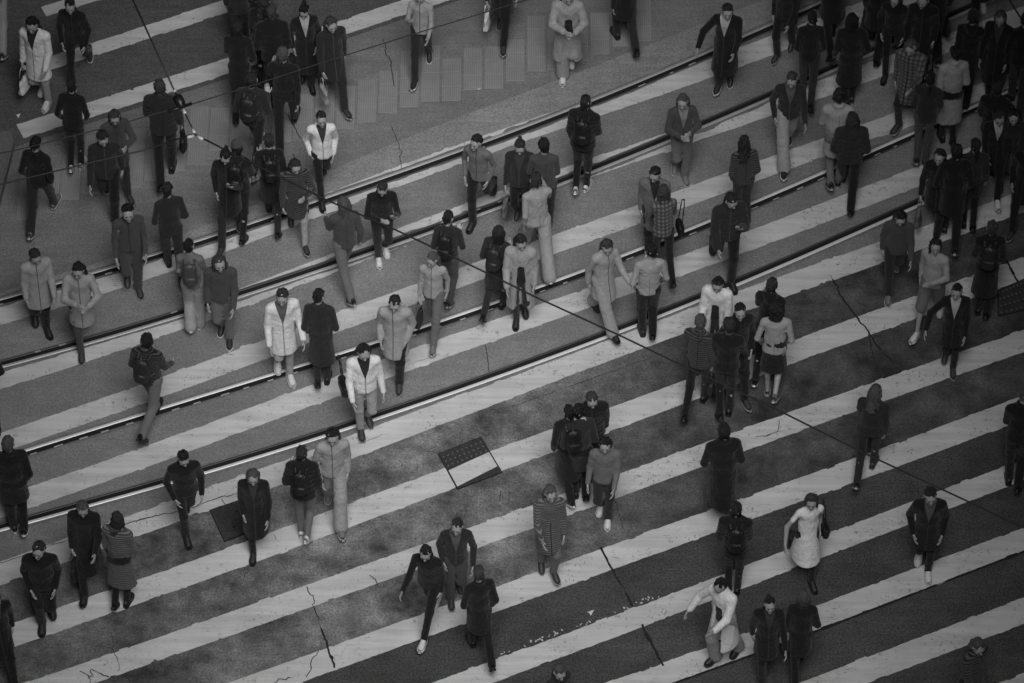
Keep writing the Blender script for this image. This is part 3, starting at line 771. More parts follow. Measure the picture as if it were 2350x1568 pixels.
while col_x < 1500:
    # lower edge of the band in the picture
    yb = np.interp(col_x, [60, 160, 340, 517, 815, 1045, 1270, 1460], [505, 470, 420, 352, 292, 230, 165, 95])
    g = gp(col_x, yb); vs, fs = [], []
    nrow = 3 if rr.rand() < .75 else 4
    off = rr.choice([0, .03, .1])
    if not 560 < col_x < 640:
        for r in range(nrow): tile(vs, fs, g.x, g.y + off + (r + .5) * TW * 1.0, TW * .485, TW * .485, .001, .0085 + rr.uniform(0, .003))
        obj('tactile_paving', mesh('tactile_paving', vs, fs), [tile_m], None, **ST)
    col_x += TW * FPX / DIST * (.998 if rr.rand() < .8 else 1.0)

# --- cracks and joints: thin dark filler strips
crack_m = plain('crack_dirt', .014, .95, 0, .3)
def crack(pts, w, seed, jit=.02):
    P = poly_smooth(pts, .01, .02, 0) if jit == 0 else None
    if P is None:
        G = np.array([gp(x, y)[:2] for x, y in pts]); L = np.r_[0, np.cumsum(np.linalg.norm(np.diff(G, axis=0), axis=1))]
        n = int(L[-1] / .025) + 3; t = np.linspace(0, L[-1], n); P = np.stack([np.interp(t, L, G[:, i]) for i in (0, 1)], 1)
        P = P + normals(P) * ragged(n, .025, seed, jit)[:, None]
    n = len(P); r = np.random.RandomState(seed); ww = w * .72 * np.clip(1 + .45 * ragged(n, .025, seed + 3, 1), .25, 1.9)
    obj('road_crack', ribbon(P, -ww, ww, .0165, 'road_crack'), [crack_m], None, **ST)
for i, (pts, w, j) in enumerate([
  ([(1378,1258),(1400,1300),(1432,1355),(1452,1393)], .019, .006), ([(1472,1435),(1496,1480),(1522,1530)], .02, .008),
  ([(1906,633),(1929,680),(1960,722),(1993,763),(2009,790),(2030,815),(2046,828)], .016, .016), ([(1993,763),(2000,806),(2012,832)], .007, .02),
  ([(704,1348),(712,1370),(716,1388),(730,1420),(738,1447)], .008, .016), ([(738,1447),(750,1478),(757,1505),(768,1535)], .017, .01),
  ([(733,1497),(716,1512),(712,1540),(703,1556)], .007, .02), ([(183,1542),(203,1552),(210,1538),(228,1546),(250,1556)], .008, .02), ([(203,1552),(210,1575)], .007, .02),
  ([(267,1211),(310,1198),(350,1188),(417,1175),(450,1164),(490,1148),(560,1124),(600,1112)], .008, .018), ([(0,1294),(70,1272),(130,1250),(200,1226),(262,1212)], .007, .014), ([(555,1124),(564,1142)], .009, .01), ([(508,1147),(518,1163)], .007, .01),
  ([(1114,793),(1121,835),(1123,858)], .006, .008), ([(848,1322),(862,1332),(868,1346)], .007, .01), ([(1150,1128),(1146,1150)], .006, .006),
  ([(680,1552),(655,1562),(640,1560),(610,1590)], .009, .015), ([(1787,965),(1785,992),(1760,1002),(1735,1004)], .006, .01), ([(2310,600),(2330,640),(2350,668)], .02, .004),
  ([(628,1228),(634,1240)], .005, .01), ([(820,1020),(900,995)], .004, .01), ([(880,90),(896,140),(905,200)], .007, .02), ([(898,290),(915,330),(922,395)], .006, .014), ([(660,265),(690,318)], .008, .004), ([(672,355),(690,388)], .006, .004),
  ([(587,1262),(560,1335)], .004, .03), ([(1400,1120),(1432,1215)], .004, .02), ([(250,1440),(276,1540)], .003, .02), ([(2080,1100),(2130,1160)], .003, .02), ([(935,840),(1010,815)], .003, .01)]):
    crack(pts, w, i + 20, j)
crack([(1440,1606),(1559,1566),(1762,1494),(1929,1432),(2096,1357),(2256,1306),(2420,1240)], .022, 77, 0)
crack([(1175,935),(1330,880),(1480,828),(1700,745)], .004, 78, .008)

# --- covers
iron = plain('cast_iron', .05, .55, .3, .35, 35, .45); iron_l = plain('worn_iron_stud', .2, .45, .5)
frame_m = plain('cover_frame_gap', .008, .9)
def slab(corners, z0, z1, inset=0):
    c = np.mean([np.array(q) for q in corners], 0); q = [np.array(p) + unit(c - np.array(p)) * inset for p in corners]
    vs = [(x, y, z0) for x, y in q] + [(x, y, z1) for x, y in q]
    fs = [(4, 5, 6, 7)] + [(k, (k + 1) % 4, (k + 1) % 4 + 4, k + 4) for k in range(4)]
    me = mesh('slab', vs, fs); a = np.array(q)
    if (a[1, 0] - a[0, 0]) * (a[2, 1] - a[0, 1]) - (a[1, 1] - a[0, 1]) * (a[2, 0] - a[0, 0]) < 0: me.flip_normals()
    return me
def bil(cs, u, v):
    a, b_, c, d = [np.array(q) for q in cs]; return a * (1 - u) * (1 - v) + b_ * u * (1 - v) + c * u * v + d * (1 - u) * v
def stud_mesh(r, h):
    n = 8; vs = [(r * math.cos(2 * math.pi * k / n), r * math.sin(2 * math.pi * k / n), 0) for k in range(n)] + [(r * .6 * math.cos(2 * math.pi * k / n), r * .6 * math.sin(2 * math.pi * k / n), h) for k in range(n)]
    return mesh('stud', vs, [(k, (k + 1) % n, (k + 1) % n + n, k + n) for k in range(n)] + [tuple(range(n, 2 * n))])
STUD = stud_mesh(.013, .006)
def cover(pix, label, rows, cols, v0, v1, dots=True):
    cs = [tuple(gp(x, y)[:2]) for x, y in pix]
    fr = obj('drain_cover', slab(cs, .002, .0150, .004), [frame_m], None, label=label, category='drain cover')
    pl = obj('plate', slab(cs, .003, .0180, .022), [iron], fr)
    if dots:
        for r in range(rows):
            for c in range(cols):
                u = (c + .75 + (.0 if r % 2 else .0)) / (cols + .5); v = v0 + (v1 - v0) * r / max(1, rows - 1)
                q = bil(cs, u, v); o = obj('stud', STUD, [iron_l], pl); o.location = (q[0], q[1], .0178)
    return cs, fr, pl
cs1, f1, p1 = cover([(1004,1043),(1104,1003),(1154,1086),(1049,1126)], 'dark studded drain cover whose lower part is painted over by a white bar', 3, 9, .13, .37)
mk = [bil(cs1, .035, .49), bil(cs1, .965, .43), bil(cs1, .965, .82), bil(cs1, .035, .93)]
obj('painted_band', slab([tuple(q) for q in mk], .017, .0205), [paint], f1)
cs2, f2, p2 = cover([(480,1172),(566,1143),(602,1212),(514,1246)], 'square dark cover with a pattern of short ribs below the cracked white bar', 0, 0, 0, 1, False)
rr = np.random.RandomState(5); vs, fs = [], []
for k in range(64):
    u, v = rr.uniform(.08, .92, 2); q = bil(cs2, u, v); a = rr.choice([0, 40, 85, 130]) * math.pi / 180 + .4; l, w = .022, .004; m = len(vs)
    for sx, sy, z in ((-1, -1, .0178), (1, -1, .0178), (1, 1, .0178), (-1, 1, .0178), (-.8, -.4, .0215), (.8, -.4, .0215), (.8, .4, .0215), (-.8, .4, .0215)):
        x, y = sx * l, sy * w; vs.append((q[0] + x * math.cos(a) - y * math.sin(a), q[1] + x * math.sin(a) + y * math.cos(a), z))
    fs += [(m + 4, m + 5, m + 6, m + 7)] + [(m + j, m + (j + 1) % 4, m + (j + 1) % 4 + 4, m + j + 4) for j in range(4)]
for k in range(len(fs) // 5): obj('rib', mesh('rib', vs[8 * k:8 * k + 8], [tuple(q - 8 * k for q in f) for f in fs[5 * k:5 * k + 5]]), [plain('rib_iron', .05, .45, .4)], p2)
for u, v in ((.62, .3), (.38, .7)):
    q = bil(cs2, u, v); o = obj('lifting_hole', stud_mesh(.02, .002), [frame_m], p2); o.location = (q[0], q[1], .0182)
cover([(2287,668),(2352,640),(2392,705),(2290,728)], 'dark studded drain cover cut by the picture edge beside a white bar', 4, 8, .12, .88)

# --- kerb block at the edge of the picture
kc = [gp(-90, 330), gp(26, 316), gp(34, 340), gp(-6, 500), gp(-110, 640)]
vs = [(p.x, p.y, 0) for p in kc] + [(p.x, p.y, .16) for p in kc]; n = 5
me = mesh('kerb', vs, [tuple(range(n, 2 * n))[::-1]] + [(k, k + n, (k + 1) % n + n, (k + 1) % n) for k in range(n)])
import bmesh
bm = bmesh.new(); bm.from_mesh(me); bmesh.ops.recalc_face_normals(bm, faces=bm.faces); bmesh.ops.bevel(bm, geom=bm.edges[:], offset=.02, segments=2, affect='EDGES'); bm.to_mesh(me); bm.free()
obj('kerb', me, [plain('kerb_concrete', .13, .85, 0, .3, 30)], None, **ST)

# --- litter
paper = plain('scrap_paper', .6, .8)
def scrap(x, y, w, h, label, seed):
    r = random.Random(seed); g = gp(x, y, .02); k = DIST / FPX
    pts = [(-w, h * .2), (w, h), (w * .1, -h), (-w * .4, -h * .1)]
    vs = [(g.x + a * k, g.y + b_ * k / math.sin(PITCH), .016 + r.uniform(0, .02)) for a, b_ in pts]
    vs += [(a, b_, c + .0015) for a, b_, c in vs]
    obj('paper_scrap', mesh('paper_scrap', vs, [(0, 3, 2, 1), (4, 5, 6, 7)] + [(j, (j + 1) % 4, (j + 1) % 4 + 4, j + 4) for j in range(4)]), [paper], None, label=label, category='litter', group='scraps of litter on the road')
scrap(61, 185, 5, 5, 'white paper scrap on the asphalt, upper one of the pair near the kerb', 1)
scrap(42, 267, 5, 5, 'white paper scrap on the asphalt just above the kerb block', 2)
scrap(84, 106, 5, 5, 'small pale scrap under the white-clothed person in the top corner', 6)
scrap(1355, 1407, 8, 6, 'torn white scrap on bare asphalt beside the straight dark joint', 3)
scrap(1890, 646, 9, 6, 'white flake at the head of the long jagged crack', 4)
scrap(1098, 206, 6, 2.5, 'thin pale litter on the smooth concrete below the tactile tiles', 5)

# --- overhead line
cable = plain('cable_steel', .02, .5, .3); ins_l = plain('porcelain', .5, .25); ins_d = plain('insulator_rubber', .012, .4)
WZ = 5.7
def tube(pts, r, name, n=8):
    vs, fs = [], []; P = [Vector(p) for p in pts]
    for i, p in enumerate(P):
        t = (P[min(i + 1, len(P) - 1)] - P[max(i - 1, 0)]).normalized(); a = t.cross(Vector((0, 0, 1))).normalized(); b_ = t.cross(a)
        rr_ = r[i] if isinstance(r, (list, tuple)) else r
        for k in range(n): q = 2 * math.pi * k / n; vs.append(p + a * (rr_ * math.cos(q)) + b_ * (rr_ * math.sin(q)))
    for i in range(len(P) - 1):
        for k in range(n): fs.append((i * n + k, i * n + (k + 1) % n, (i + 1) * n + (k + 1) % n, (i + 1) * n + k))
    fs += [tuple(range(n))[::-1], tuple(range((len(P) - 1) * n, len(P) * n))]
    return mesh(name, vs, fs, True)
def wire(pix, r, label, z=WZ, ext=(0, 0), name='overhead_wire'):
    G = [gp(x, y, z) for x, y in pix]
    if ext[0]: G.insert(0, G[0] + (G[0] - G[1]).normalized() * ext[0])
    if ext[1]: G.append(G[-1] + (G[-1] - G[-2]).normalized() * ext[1])
    return obj(name, tube(G, r, name), [cable], None, label=label, category='overhead wire')
wire([(305,0),(404,217)], .012, 'steep black span wire running down from the top edge to the insulator', ext=(8, 0))
wire([(446,307),(334,344),(177,381),(0,424)], .010, 'thin black wire from the three-way joint towards the kerb edge', ext=(0, 8))
wire([(448,309),(560,366),(760,464),(904,526),(1095,616),(1225,680),(1422,770),(1575,843),(1762,930),(1996,1046),(2350,1211)], .011, 'long black wire crossing the whole picture diagonally from the three-way joint', ext=(0, 9))
wire([(0,352),(40,344),(267,287),(387,253),(437,240),(567,200),(774,133),(954,77),(1175,10),(1260,-16)], .0075, 'faint thin contact wire passing under the insulator above the tactile tiles', z=WZ - .12, ext=(8, 8))
wire([(2316,0),(2350,53)], .012, 'short black wire cutting across the dark top corner', ext=(6, 6))
I0, I1 = gp(402, 212, WZ), gp(449, 311, WZ); dv = I1 - I0
ins = obj('wire_insulator', tube([I0 + dv * t for t in (.0, .08, .1, .13, .2, .27, .3, .34)], [.012, .014, .03, .062, .066, .062, .03, .016], 'wire_insulator', 12), [ins_d], None, label='dark bulb-shaped insulator hanging in the span wire above the crossing', category='insulator')
obj('link_rod', tube([I0 + dv * .345, I0 + dv * .93], .009, 'link_rod'), [cable], ins)
for a, b_ in ((-.04, .0), (.4, .5), (.86, .95)): obj('end_sleeve', tube([I0 + dv * a, I0 + dv * b_], .02, 'end_sleeve'), [ins_l], ins)
Pc = gp(449, 311, WZ)
for x, y in ((430, 316), (466, 321)):
    q = gp(x, y, WZ); obj('end_sleeve', tube([Pc + (q - Pc) * .25, q], .022, 'end_sleeve'), [ins_l], ins)
q0, q1 = gp(385, 257, WZ - .1), gp(440, 238, WZ - .1); obj('clamp_bar', tube([q0, q1], .02, 'clamp_bar'), [ins_d], ins)
q0 = gp(412, 246, WZ - .1); obj('hanger', tube([q0, gp(414, 240, WZ)], .012, 'hanger'), [ins_d], ins)
# ------------------------------------------------------------------ the pedestrians: spot of the lower foot in the picture, heading (0 = towards the viewer), pose, arms, clothes
T = [
 (1, 10,150, 8,'contact1','ww','hoodie:M','trousers:L','short','M','cut by the corner beside the white-clothed person'),
 (2, 102,222, -8,'stance1','wb','coat:W','slim:L','long','W','above the two paper scraps near the kerb'),
 (3, 164,228, 5,'load2','kk','jacket:K','slim:K','short','T','beside the white-clothed person near the kerb'),
 (4, 545,152, 176,'stance2','ww','jacket:D','trousers:K','short','K','over the end of the second bar'),
 (5, 540,300, -5,'contact2','wk','coat:K','trousers:K','bob','K','beyond the end of the bar by the insulator'),
 (6, 614,112, 10,'load1','wb','longcoat:K','slim:K','tail','W','one white shoe at the top edge'),
 (7, 645,268, -4,'stance1','kk','puffer:K','trousers:K','short','K','broad, on tiles above the rails'),
 (8, 582,430, 178,'contact1','tt','jacket:D','slim:K','short','W','between the three-way wire joint and the rails'),
 (9, 560,567, 172,'push2','ww','hoodie:K','slim:K','cap','K','with a rear foot on the farthest rail'),
 (10, 740,402, 4,'load2','kk','jacket:W:stripe','slim:K','short','K','on smooth concrete just beyond the farthest rail'),
 (11, 796,276, 14,'contact1','wb','coat:D','trousers:D','wavy','D','at the lower edge of the tactile tiles'),
 (12, 948,218, -6,'contact2','wp','shirt:L','trousers:D','short','W','alone on the middle of the tactile tiles'),
 (13, 1155,135, 6,'contact1','wb','coat:K','trousers:K','short','W','at the upper edge above the tactile tiles'),
 (14, 1310,158, -2,'stance2','xx','opencoat:L','wide:L','long','W','at the upper end of the tiles'),
 (15, 1463,156, 5,'load1','ww','coat:K','trousers:D','short','K','alone on the light concrete near the top edge'),
 (16, 1646,222, -22,'push1','wo','longcoat:K','trousers:K','short','T','arm out between the two far rails'),
 (17, 1797,52, 0,'stance1','ww','coat:D','trousers:K','short','M','at the top edge where the farthest rail ends'),
 (18, 1860,294, 6,'load1','kk','jacket:K','trousers:D','short','K','just below the second rail in the shaded corner'),
 (19, 1940,260, 2,'stance2','wk','longcoat:K','slim:K','bob','W','back turned below the second rail'),
 (20, 1968,118, -24,'contact2','ww','jacket:K','slim:D','short','K','aslant near the shaded top edge'),
 (21, 2103,245, -26,'contact1','wb','coat:K','trousers:K','short','W','leaning along the bar in the shaded corner'),
 (22, 2187,348, -6,'stance1','kk','opencoat:L','slim:K','short','K','on the brightest rail in shade'),
 (23, 2234,104, 4,'contact2','ww','jacket:K','trousers:K','long','W','high in the shaded corner near the wire end'),
 (24, 2330,390, -8,'load2','wb','opencoat:D','trousers:K','bun','T','against the picture edge in the shaded corner'),
 (25, 2254,420, -18,'stance2','ww','puffer:K','trousers:K','short','W','below the brightest rail near the edge'),
 (26, 2288,492, -14,'contact1','ww','coat:K','slim:K','long','W','long-haired, near the shaded picture edge'),
 (27, 2190,620, 0,'load1','kk','coat:K','trousers:K','short','W','on dark ground short of the edge drain cover'),
 (28, 2264,744, 6,'stance1','ww','longcoat:K','trousers:K','short','K','beside the drain cover at the edge'),
 (29, 2094,800, -12,'contact2','xw','jacket:L','shorts:M','bob','W','between the jagged crack and a dark couple'),
 (30, 2167,834, -10,'stance1','wo','coat:K','slim:K','short','D','hand out, near the edge cover'),
 (31, 2056,622, -5,'load2','ww','hoodie:G','trousers:D','wavy','M','just below the lowest rail beyond the jagged crack'),
 (32, 1952,505, 8,'contact1','kk','puffer:D','trousers:K','wavy','K','large figure between the two near rails'),
 (33, 1903,452, 6,'stance2','ww','coat:L','slim:M','bun','W','pale figure standing on the brightest rail'),
 (34, 1798,420, 4,'contact2','wk','jacket:D','wide:L','short','W','between the two inner rails, pale trouser legs'),
 (35, 2056,312, -24,'push1','ww','coat:G:check','slim:D','long','D','checked, between bars in the shaded corner'),
 (36, 2100,395, -20,'stance2','ww','jacket:D','slim:G','tail','D','stepping over the brightest rail in shade'),
 (37, 1546,400, 12,'stance1','xx','jacket:G','trousers:M','wavy','M','just over the second rail, arms crossed'),
 (38, 1514,522, 4,'load2','ww','coat:M','slim:K','short','W','stepping off below the second rail'),
 (39, 1716,530, 0,'stance1','kk','jacket:D:stripe','trousers:D','long','D','near the brightest rail, next to a stooping walker'),
 (40, 1633,590, 4,'load1','pw','puffer:D','trousers:K','short','K','stooping over a phone above the lowest rails'),
 (41, 1319,462, 178,'stance2','ww','puffer:K','slim:K','short','W','astride the second rail near the middle'),
 (42, 1136,455, -4,'load2','kk','shirt:M','trousers:K','short','K','close to a tote carrier'),
 (43, 1205,530, -10,'stance1','wb','jacket:D','slim:K','tail','D','just below the second rail with a tote'),
 (44, 869,612, 0,'stance2','px','jacket:K','slim:D','short','W','looking at a phone on the second rail'),
 (45, 704,592, 2,'contact1','xb','coat:D:stripe','slim:L','wavy','W','striped, between the far rails'),
 (46, 637,856, 3,'stance1','ww','coat:W','slim:L','short','W','brightest figure of the crossing'),
 (47, 728,908, 0,'stance2','kk','longcoat:D','slim:D','bun','K','standing across the brightest rail'),
 (48, 807,716, 6,'contact2','ww','jacket:G','trousers:M','long','D','just below the second rail beside the bright jacket'),
 (49, 912,816, 2,'load1','kk','coat:L','trousers:K','short','W','with one dark leg on the brightest rail'),
 (50, 993,826, -3,'contact1','wb','shirt:L','trousers:M','wavy','M','on a white bar between the two near rails'),
 (51, 1033,722, 178,'stance1','tt','jacket:D','trousers:G','short','D','short of the brightest rail beneath the diagonal wire'),
 (52, 1105,772, 176,'load2','tt','coat:D','slim:D','bob','K','toes on the bar under the brightest rail'),
 (53, 1206,728, 0,'stance2','ww','opencoat:L','slim:D','long','K','on the brightest rail under the wire'),
 (54, 1262,662, 4,'contact1','ww','shirt:L','wide:L','short','M','pale all over beside the diagonal wire'),
 (55, 1414,804, 22,'contact2','ww','coat:L','wide:L','long','K','flared pale legs striding over the lowest rail'),
 (56, 1498,793, 3,'stance1','kk','shirt:L','trousers:K','short','K','standing on the lowest rail, dark below'),
 (57, 1548,692, 4,'load1','xw','jacket:G:check','slim:K','wavy','K','long-legged, between the near rails'),
 (58, 1626,830, 3,'stance2','ww','opencoat:W','trousers:D','long','D','white panels hanging open beside a dark front'),
 (59, 1716,947, 5,'contact1','kk','coat:K','trousers:K','short','D','among the dark group below the rails'),
 (60, 1650,978, -2,'stance2','ww','jacket:K','slim:K','short','K','middle of the dark group'),
 (61, 1567,993, -12,'load2','wb','jacket:D:stripe','slim:K','tail','K','striped, first of the dark group'),
 (62, 1778,942, -2,'stance1','kk','shirt:L','skirt:K','bob','M','last of the dark group beneath the wire'),
 (63, 1332,1032, 0,'load1','ww','puffer:K','slim:K','short','W','just beyond the studded cover'),
 (64, 1310,1178, 4,'contact2','kk','longcoat:K','trousers:K','short','T','beside a walker in canvas shoes'),
 (65, 1378,1182, -6,'stance1','ww','jacket:M','trousers:D','wavy','W','in toe-capped canvas shoes above the straight joint'),
 (66, 1276,1346, 22,'push2','ww','coat:G:stripe','slim:M','long','D','hurrying past the head of the straight joint'),
 (67, 1054,1364, 4,'stance2','kk','jacket:D','trousers:G','short','W','alone below the studded cover, two bars down'),
 (68, 968,1506, -14,'contact1','ww','jacket:K','slim:K','short','W','one white-edged shoe planted near the bottom edge'),
 (69, 1135,1575, 0,'load1','kk','coat:K','trousers:K','short','K','walking out through the bottom edge over paint flecks'),
 (70, 601,1196, 6,'load2','ww','longcoat:K','slim:K','bob','K','at the square patterned cover'),
 (71, 707,1264, 176,'stance1','tt','puffer:K','slim:M','short','W','bulky, between the two drain covers'),
 (72, 785,1246, 10,'contact1','wk','jacket:L','wide:L','long','M','pale figure between the two drain covers'),
 (73, 829,1008, 0,'stance2','ww','jacket:W','slim:L','long','W','black bag, on the lowest rail'),
 (74, 327,1046, -14,'load1','tw','jacket:K:stripe','trousers:M','short','K','crossing the brightest rail alone'),
 (75, 80,748, 6,'stance1','ww','coat:L','slim:K','short','K','near the picture edge on the farthest rail'),
 (76, 70,562, -4,'contact2','kk','jacket:K','trousers:D','short','M','by the kerb block on the tiles'),
 (77, 163,410, 0,'stance2','kk','jacket:K','slim:K','short','W','white heel on the tiles near the kerb'),
 (78, 300,475, 5,'contact1','xw','coat:G','slim:D','wavy','D','beneath the thin wire near the kerb'),
 (79, 292,660, 0,'stance1','ww','shirt:G','trousers:G','short','W','stepping over the farthest rail by itself'),
 (80, 370,467, 6,'load2','wb','puffer:D','trousers:K','short','K','with a dark bag under the thin wire'),
 (81, 505,612, 2,'contact2','pk','coat:K','trousers:D','tail','D','holding a phone at the farthest rail'),
 (82, 527,798, 2,'stance1','ww','hoodie:G','trousers:M','bob','W','below the second rail, grey legs together'),
 (83, 422,682, 4,'load1','kk','jacket:D','trousers:D','short','K','between the two far rails, dark back'),
 (84, 437,778, 5,'stance2','ww','tee:M','wide:L','short','T','on the second rail'),
 (85, 200,746, 2,'load2','xx','coat:L','slim:G','long','D','arms folded between the far rails'),
 (86, 58,1240, -4,'stance1','kk','coat:K','trousers:K','short','T','below the lowest rail near the edge'),
 (87, 192,1399, 0,'contact2','wb','longcoat:K','trousers:K','short','K','beside a striped open coat'),
 (88, 263,1413, -5,'stance2','ww','opencoat:G:stripe','slim:K','wavy','K','striped, beside a black coat'),
 (89, 430,1254, 5,'load2','kk','jacket:K','slim:K','short','K','left of the square patterned cover'),
 (90, 42,1612, 16,'contact1','ww','coat:K','trousers:K','short','K','leaving through the darkest bottom corner'),
 (91, 1814,1264, 6,'load1','wo','dress:W','slim:K','bob','K','under the diagonal wire, flared white hem'),
 (92, 2107,1294, 2,'stance1','kk','coat:K','slim:K','short','W','by the lower end of the wire'),
 (93, 1673,1248, 6,'contact1','kk','longcoat:K','trousers:D','short','K','between the straight joint and the white dress'),
 (94, 1632,1532, -28,'push1','wo','opencoat:W','wide:L','short','K','billowing pale clothes by the bottom joint'),
 (95, 1670,1392, 4,'stance2','ww','puffer:K','slim:K','short','K','behind the billowing pale walker'),
 (96, 1756,1498, 5,'load2','ww','coat:K','trousers:K','tail','K','over the long dark joint at the bottom'),
 (97, 1822,1604, 4,'contact2','kk','coat:K','trousers:K','bob','K','half out of the bottom edge below the joint'),
 (98, 2335,1148, 0,'stance1','ww','jacket:K','trousers:K','short','K','clipped by the picture edge on the shaded bars'),
 (99, 2268,1715, 20,'contact1','ww','coat:D:stripe','trousers:K','long','K','only head and shoulders above the bottom corner'),
 (100, -4,1012, 0,'stance1','kk','jacket:K','trousers:K','short','K','mostly beyond the edge over the brightest rail'),
 (101, 1218,1668, 22,'load1','ww','jacket:D','trousers:K','short','K','head and back only at the bottom edge'),
 (102, 1962,1150, -20,'load2','ww','jacket:D','slim:D','long','D','back turned beside the white dress'),
]
T += [
 (103, 2012,165, 170,'contact1','ww','coat:K','trousers:K','short','K','over the second bar of the shaded corner'),
 (104, 2062,118, 4,'load2','kk','jacket:K','slim:K','bob','K','near the top edge in shade'),
 (105, 2152,168, 176,'stance1','wb','puffer:K','trousers:K','short','W','amid the shaded crowd, white heel'),
 (106, 2292,222, -8,'stance2','ww','longcoat:K','slim:K','long','K','amid the shaded crowd by the edge'),
 (107, 2338,300, 172,'load1','kk','jacket:K','trousers:D','short','K','back turned at the shaded edge'),
 (108, 2218,262, 178,'push2','ww','hoodie:K','trousers:K','cap','W','in the densest part of the crowd'),
 (109, 2316,560, -6,'contact2','kk','coat:K','trousers:K','short','D','above the edge drain cover'),
 (110, 2232,545, 174,'stance1','ww','jacket:D','slim:K','tail','K','between the lowest rail and the edge'),
 (111, 1905,172, 180,'load2','kk','coat:K','slim:K','wavy','K','just above the second rail in shade'),
 (112, 642,372, 176,'contact2','ww','jacket:K','trousers:K','short','K','back turned below the tiles'),
 (113, 596,222, 178,'stance2','wk','coat:K','slim:K','long','D','close behind the broad puffer jacket'),
 (114, 248,448, 2,'load1','ww','jacket:D','trousers:K','short','W','among walkers under the thin wire'),
 (115, 692,190, -6,'stance1','kk','longcoat:K','trousers:K','bun','K','at the left end of the tiles'),
 (116, 640,560, 174,'contact1','tt','coat:K','slim:D','short','K','back turned on the farthest rail'),
 (117, 1778,150, -14,'push1','ww','jacket:K','trousers:K','short','W','below the end of the farthest rail'),
 (118, 1240,560, 178,'stance2','ww','shirt:G','trousers:D','short','W','behind a tote carrier near the middle'),
 (119, 120,1420, 0,'stance2','kk','jacket:K','trousers:K','short','K','in the dark at the cracked bar'),
 (120, 1730,900, 178,'contact2','ww','hoodie:K','slim:K','short','W','at the back of the dark group'),
 (121, 2140,480, -4,'load1','wb','coat:K','trousers:K','wavy','K','just below the brightest rail, tilted head'),
 (122, 1345,1160, 178,'stance1','kk','coat:D','trousers:K','short','K','behind the canvas-shoed walker'),
]
for row in T:
    person(*row, sc=1 + ((row[0] * 37) % 13 - 6) * .0085)
bag('backpack', 8, 0, 'D', 'dark backpack on the walker between the wire joint and the rails')
bag('backpack', 51, 0, 'K', 'black backpack on the walker beneath the diagonal wire')
bag('backpack', 52, 0, 'D', 'dark grey backpack on the walker with toes on the bar')
bag('backpack', 71, 0, 'K', 'black backpack on the bulky walker between the two drain covers')
bag('tote', 2, -1, 'W', 'white bag hanging from the white-clothed person near the kerb')
bag('tote', 6, -1, 'L', 'pale bag carried by the long-coated walker at the top edge')
bag('tote', 13, -1, 'W', 'white bag held by the walker above the tactile tiles')
bag('tote', 43, -1, 'M', 'grey tote held by the walker below the second rail')
bag('tote', 80, -1, 'K', 'black bag carried under the thin wire')
bag('tote', 50, -1, 'D', 'dark bag held by the walker on the bar between the near rails')
bag('tote', 11, -1, 'L', 'pale bag swinging at the lower edge of the tactile tiles')
bag('shoulder', 73, -1, 'K', 'black shoulder bag on the white-jacketed walker at the lowest rail', 'leather')
bag('shoulder', 91, 1, 'K', 'big black bag beside the white dress', 'leather')
bag('shoulder', 24, -1, 'D', 'dark shoulder bag against the shaded picture edge', 'leather')
bag('tote', 21, -1, 'L', 'pale bag held low in the shaded corner')
bag('tote', 61, -1, 'D', 'dark bag of the first walker in the dark group')
bag('tote', 87, -1, 'D', 'dark bag beside the black coat near the cracked bar')
bag('backpack', 9, 0, 'K', 'black backpack on the walker with a foot on the farthest rail')
bag('backpack', 28, 0, 'D', 'dark backpack beside the drain cover at the picture edge')
bag('backpack', 64, 0, 'K', 'black backpack beside the walker in canvas shoes')
bag('backpack', 84, 0, 'G', 'grey backpack on the walker in wide pale trousers')
bag('backpack', 116, 0, 'K', 'black backpack crossing the farthest rail, back turned')
bag('backpack', 41, 0, 'K', 'black backpack astride the second rail near the middle')
bag('backpack', 74, 0, 'D', 'dark backpack on the walker alone at the brightest rail')
bag('backpack', 95, 0, 'K', 'black backpack behind the billowing pale walker')
bag('tote', 105, -1, 'D', 'dark bag amid the shaded crowd')
bag('tote', 121, -1, 'M', 'grey bag just below the brightest rail in shade')
bag('shoulder', 57, -1, 'K', 'dark shoulder bag on the checked jacket', 'leather')
bag('shoulder', 35, 1, 'K', 'dark shoulder bag on the checked coat in the shaded corner', 'leather')
phone(40, 1, 'dark phone held by the stooping walker')
phone(44, 1, 'dark phone held by the walker on the second rail')
phone(81, 1, 'dark phone held at the farthest rail')
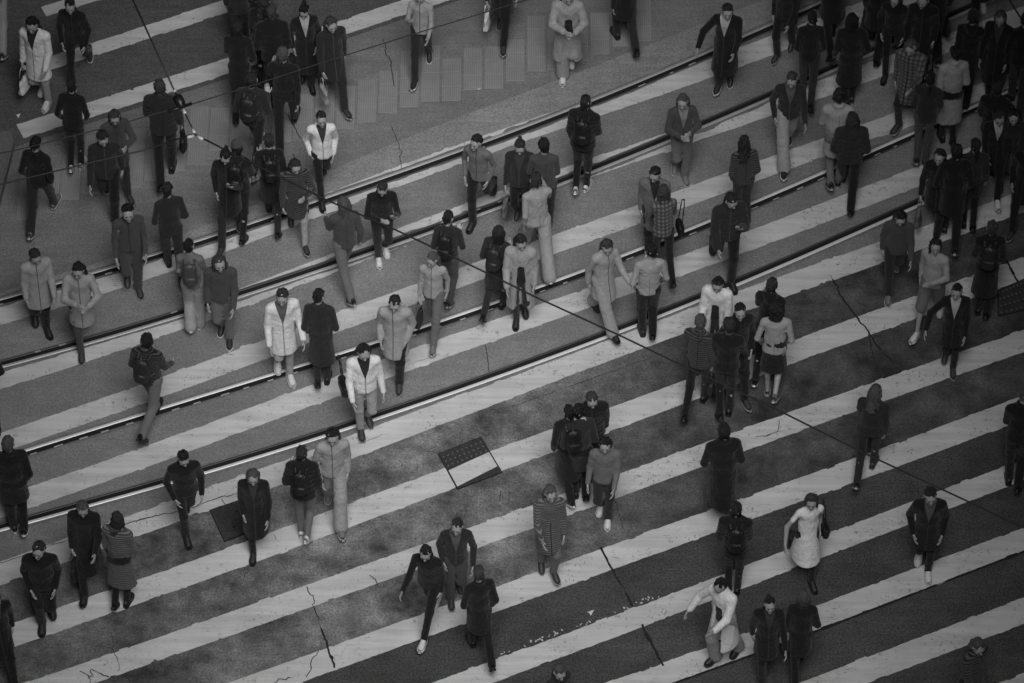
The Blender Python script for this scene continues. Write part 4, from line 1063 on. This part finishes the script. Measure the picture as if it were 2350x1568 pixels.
# ------------------------------------------------------------------ light: a broad overcast sun falling through the shaped opening of an added deck
SUN_EL, SUN_AZ = R(58), R(8)           # azimuth measured from straight behind the viewpoint towards +X
sd = Vector((math.cos(SUN_EL) * math.sin(SUN_AZ), -math.cos(SUN_EL) * math.cos(SUN_AZ), math.sin(SUN_EL)))
ld = bpy.data.lights.new('sun', 'SUN'); ld.energy = 2.6; ld.angle = R(34); ld.color = (1, 1, 1)
lo_ = bpy.data.objects.new('sun', ld); C.objects.link(lo_); lo_.rotation_euler = sd.to_track_quat('Z', 'Y').to_euler()
w = bpy.data.worlds.new('World'); bpy.context.scene.world = w; w.use_nodes = True
nt = w.node_tree; bg = nt.nodes['Background']
sky = nt.nodes.new('ShaderNodeTexSky'); sky.sky_type = 'NISHITA'; sky.sun_disc = False; sky.sun_elevation = SUN_EL; sky.sun_rotation = math.atan2(sd.x, sd.y); sky.dust_density = 4
bw = nt.nodes.new('ShaderNodeRGBToBW'); nt.links.new(sky.outputs['Color'], bw.inputs['Color']); nt.links.new(bw.outputs['Val'], bg.inputs['Color'])
bg.inputs['Strength'].default_value = .05
# added unseen ring deck, its opening shaped to darken the edges of the crossing
conc = plain('shade_deck_concrete', .12, .85, 0, .2, 3)
HZ, TH = 18.0, 1.2
hole = [(-4.2, -20.2), (-4.4, -17), (-4.9, -13), (-5.2, -10), (-4.8, -6), (-3.9, -3), (-1.5, -.9), (1.5, -.8), (3.4, -3), (4.6, -6), (5.6, -8.5), (5.8, -11), (6.4, -16), (6.2, -20.9), (3, -22), (0, -22.4), (-3, -22)]
outer = []
for x, y in hole:
    a = math.atan2(y + 11, x); outer.append((45 * math.cos(a), -11 + 45 * math.sin(a)))
n = len(hole); vs = [(x, y, HZ) for x, y in hole] + [(x, y, HZ) for x, y in outer] + [(x, y, HZ + TH) for x, y in hole] + [(x, y, HZ + TH) for x, y in outer]
fs = []
for k in range(n):
    j = (k + 1) % n
    fs += [(k, j, n + j, n + k), (2 * n + k, 3 * n + k, 3 * n + j, 2 * n + j), (k, 2 * n + k, 2 * n + j, j), (n + k, n + j, 3 * n + j, 3 * n + k)]
wk = obj('shade_deck', mesh('shade_deck', vs, fs), [conc], None, label='added unseen ring-shaped deck around and above the crossing, shading its edges', category='shade deck')
wv, wf = [], []          # unseen wall ring added under the deck rim to block low skylight
for z in (0, HZ):
    wv += [(x * 1.001, (y + 11) * 1.001 - 11, z) for x, y in outer]
for k in range(n): wf.append((k, n + k, n + (k + 1) % n, (k + 1) % n))
obj('shade_wall', mesh('shade_wall', wv, wf), [conc], wk)
vs_ = bpy.context.scene.view_settings; vs_.view_transform = 'Standard'; vs_.look = 'None'; vs_.exposure = .24; vs_.gamma = 1
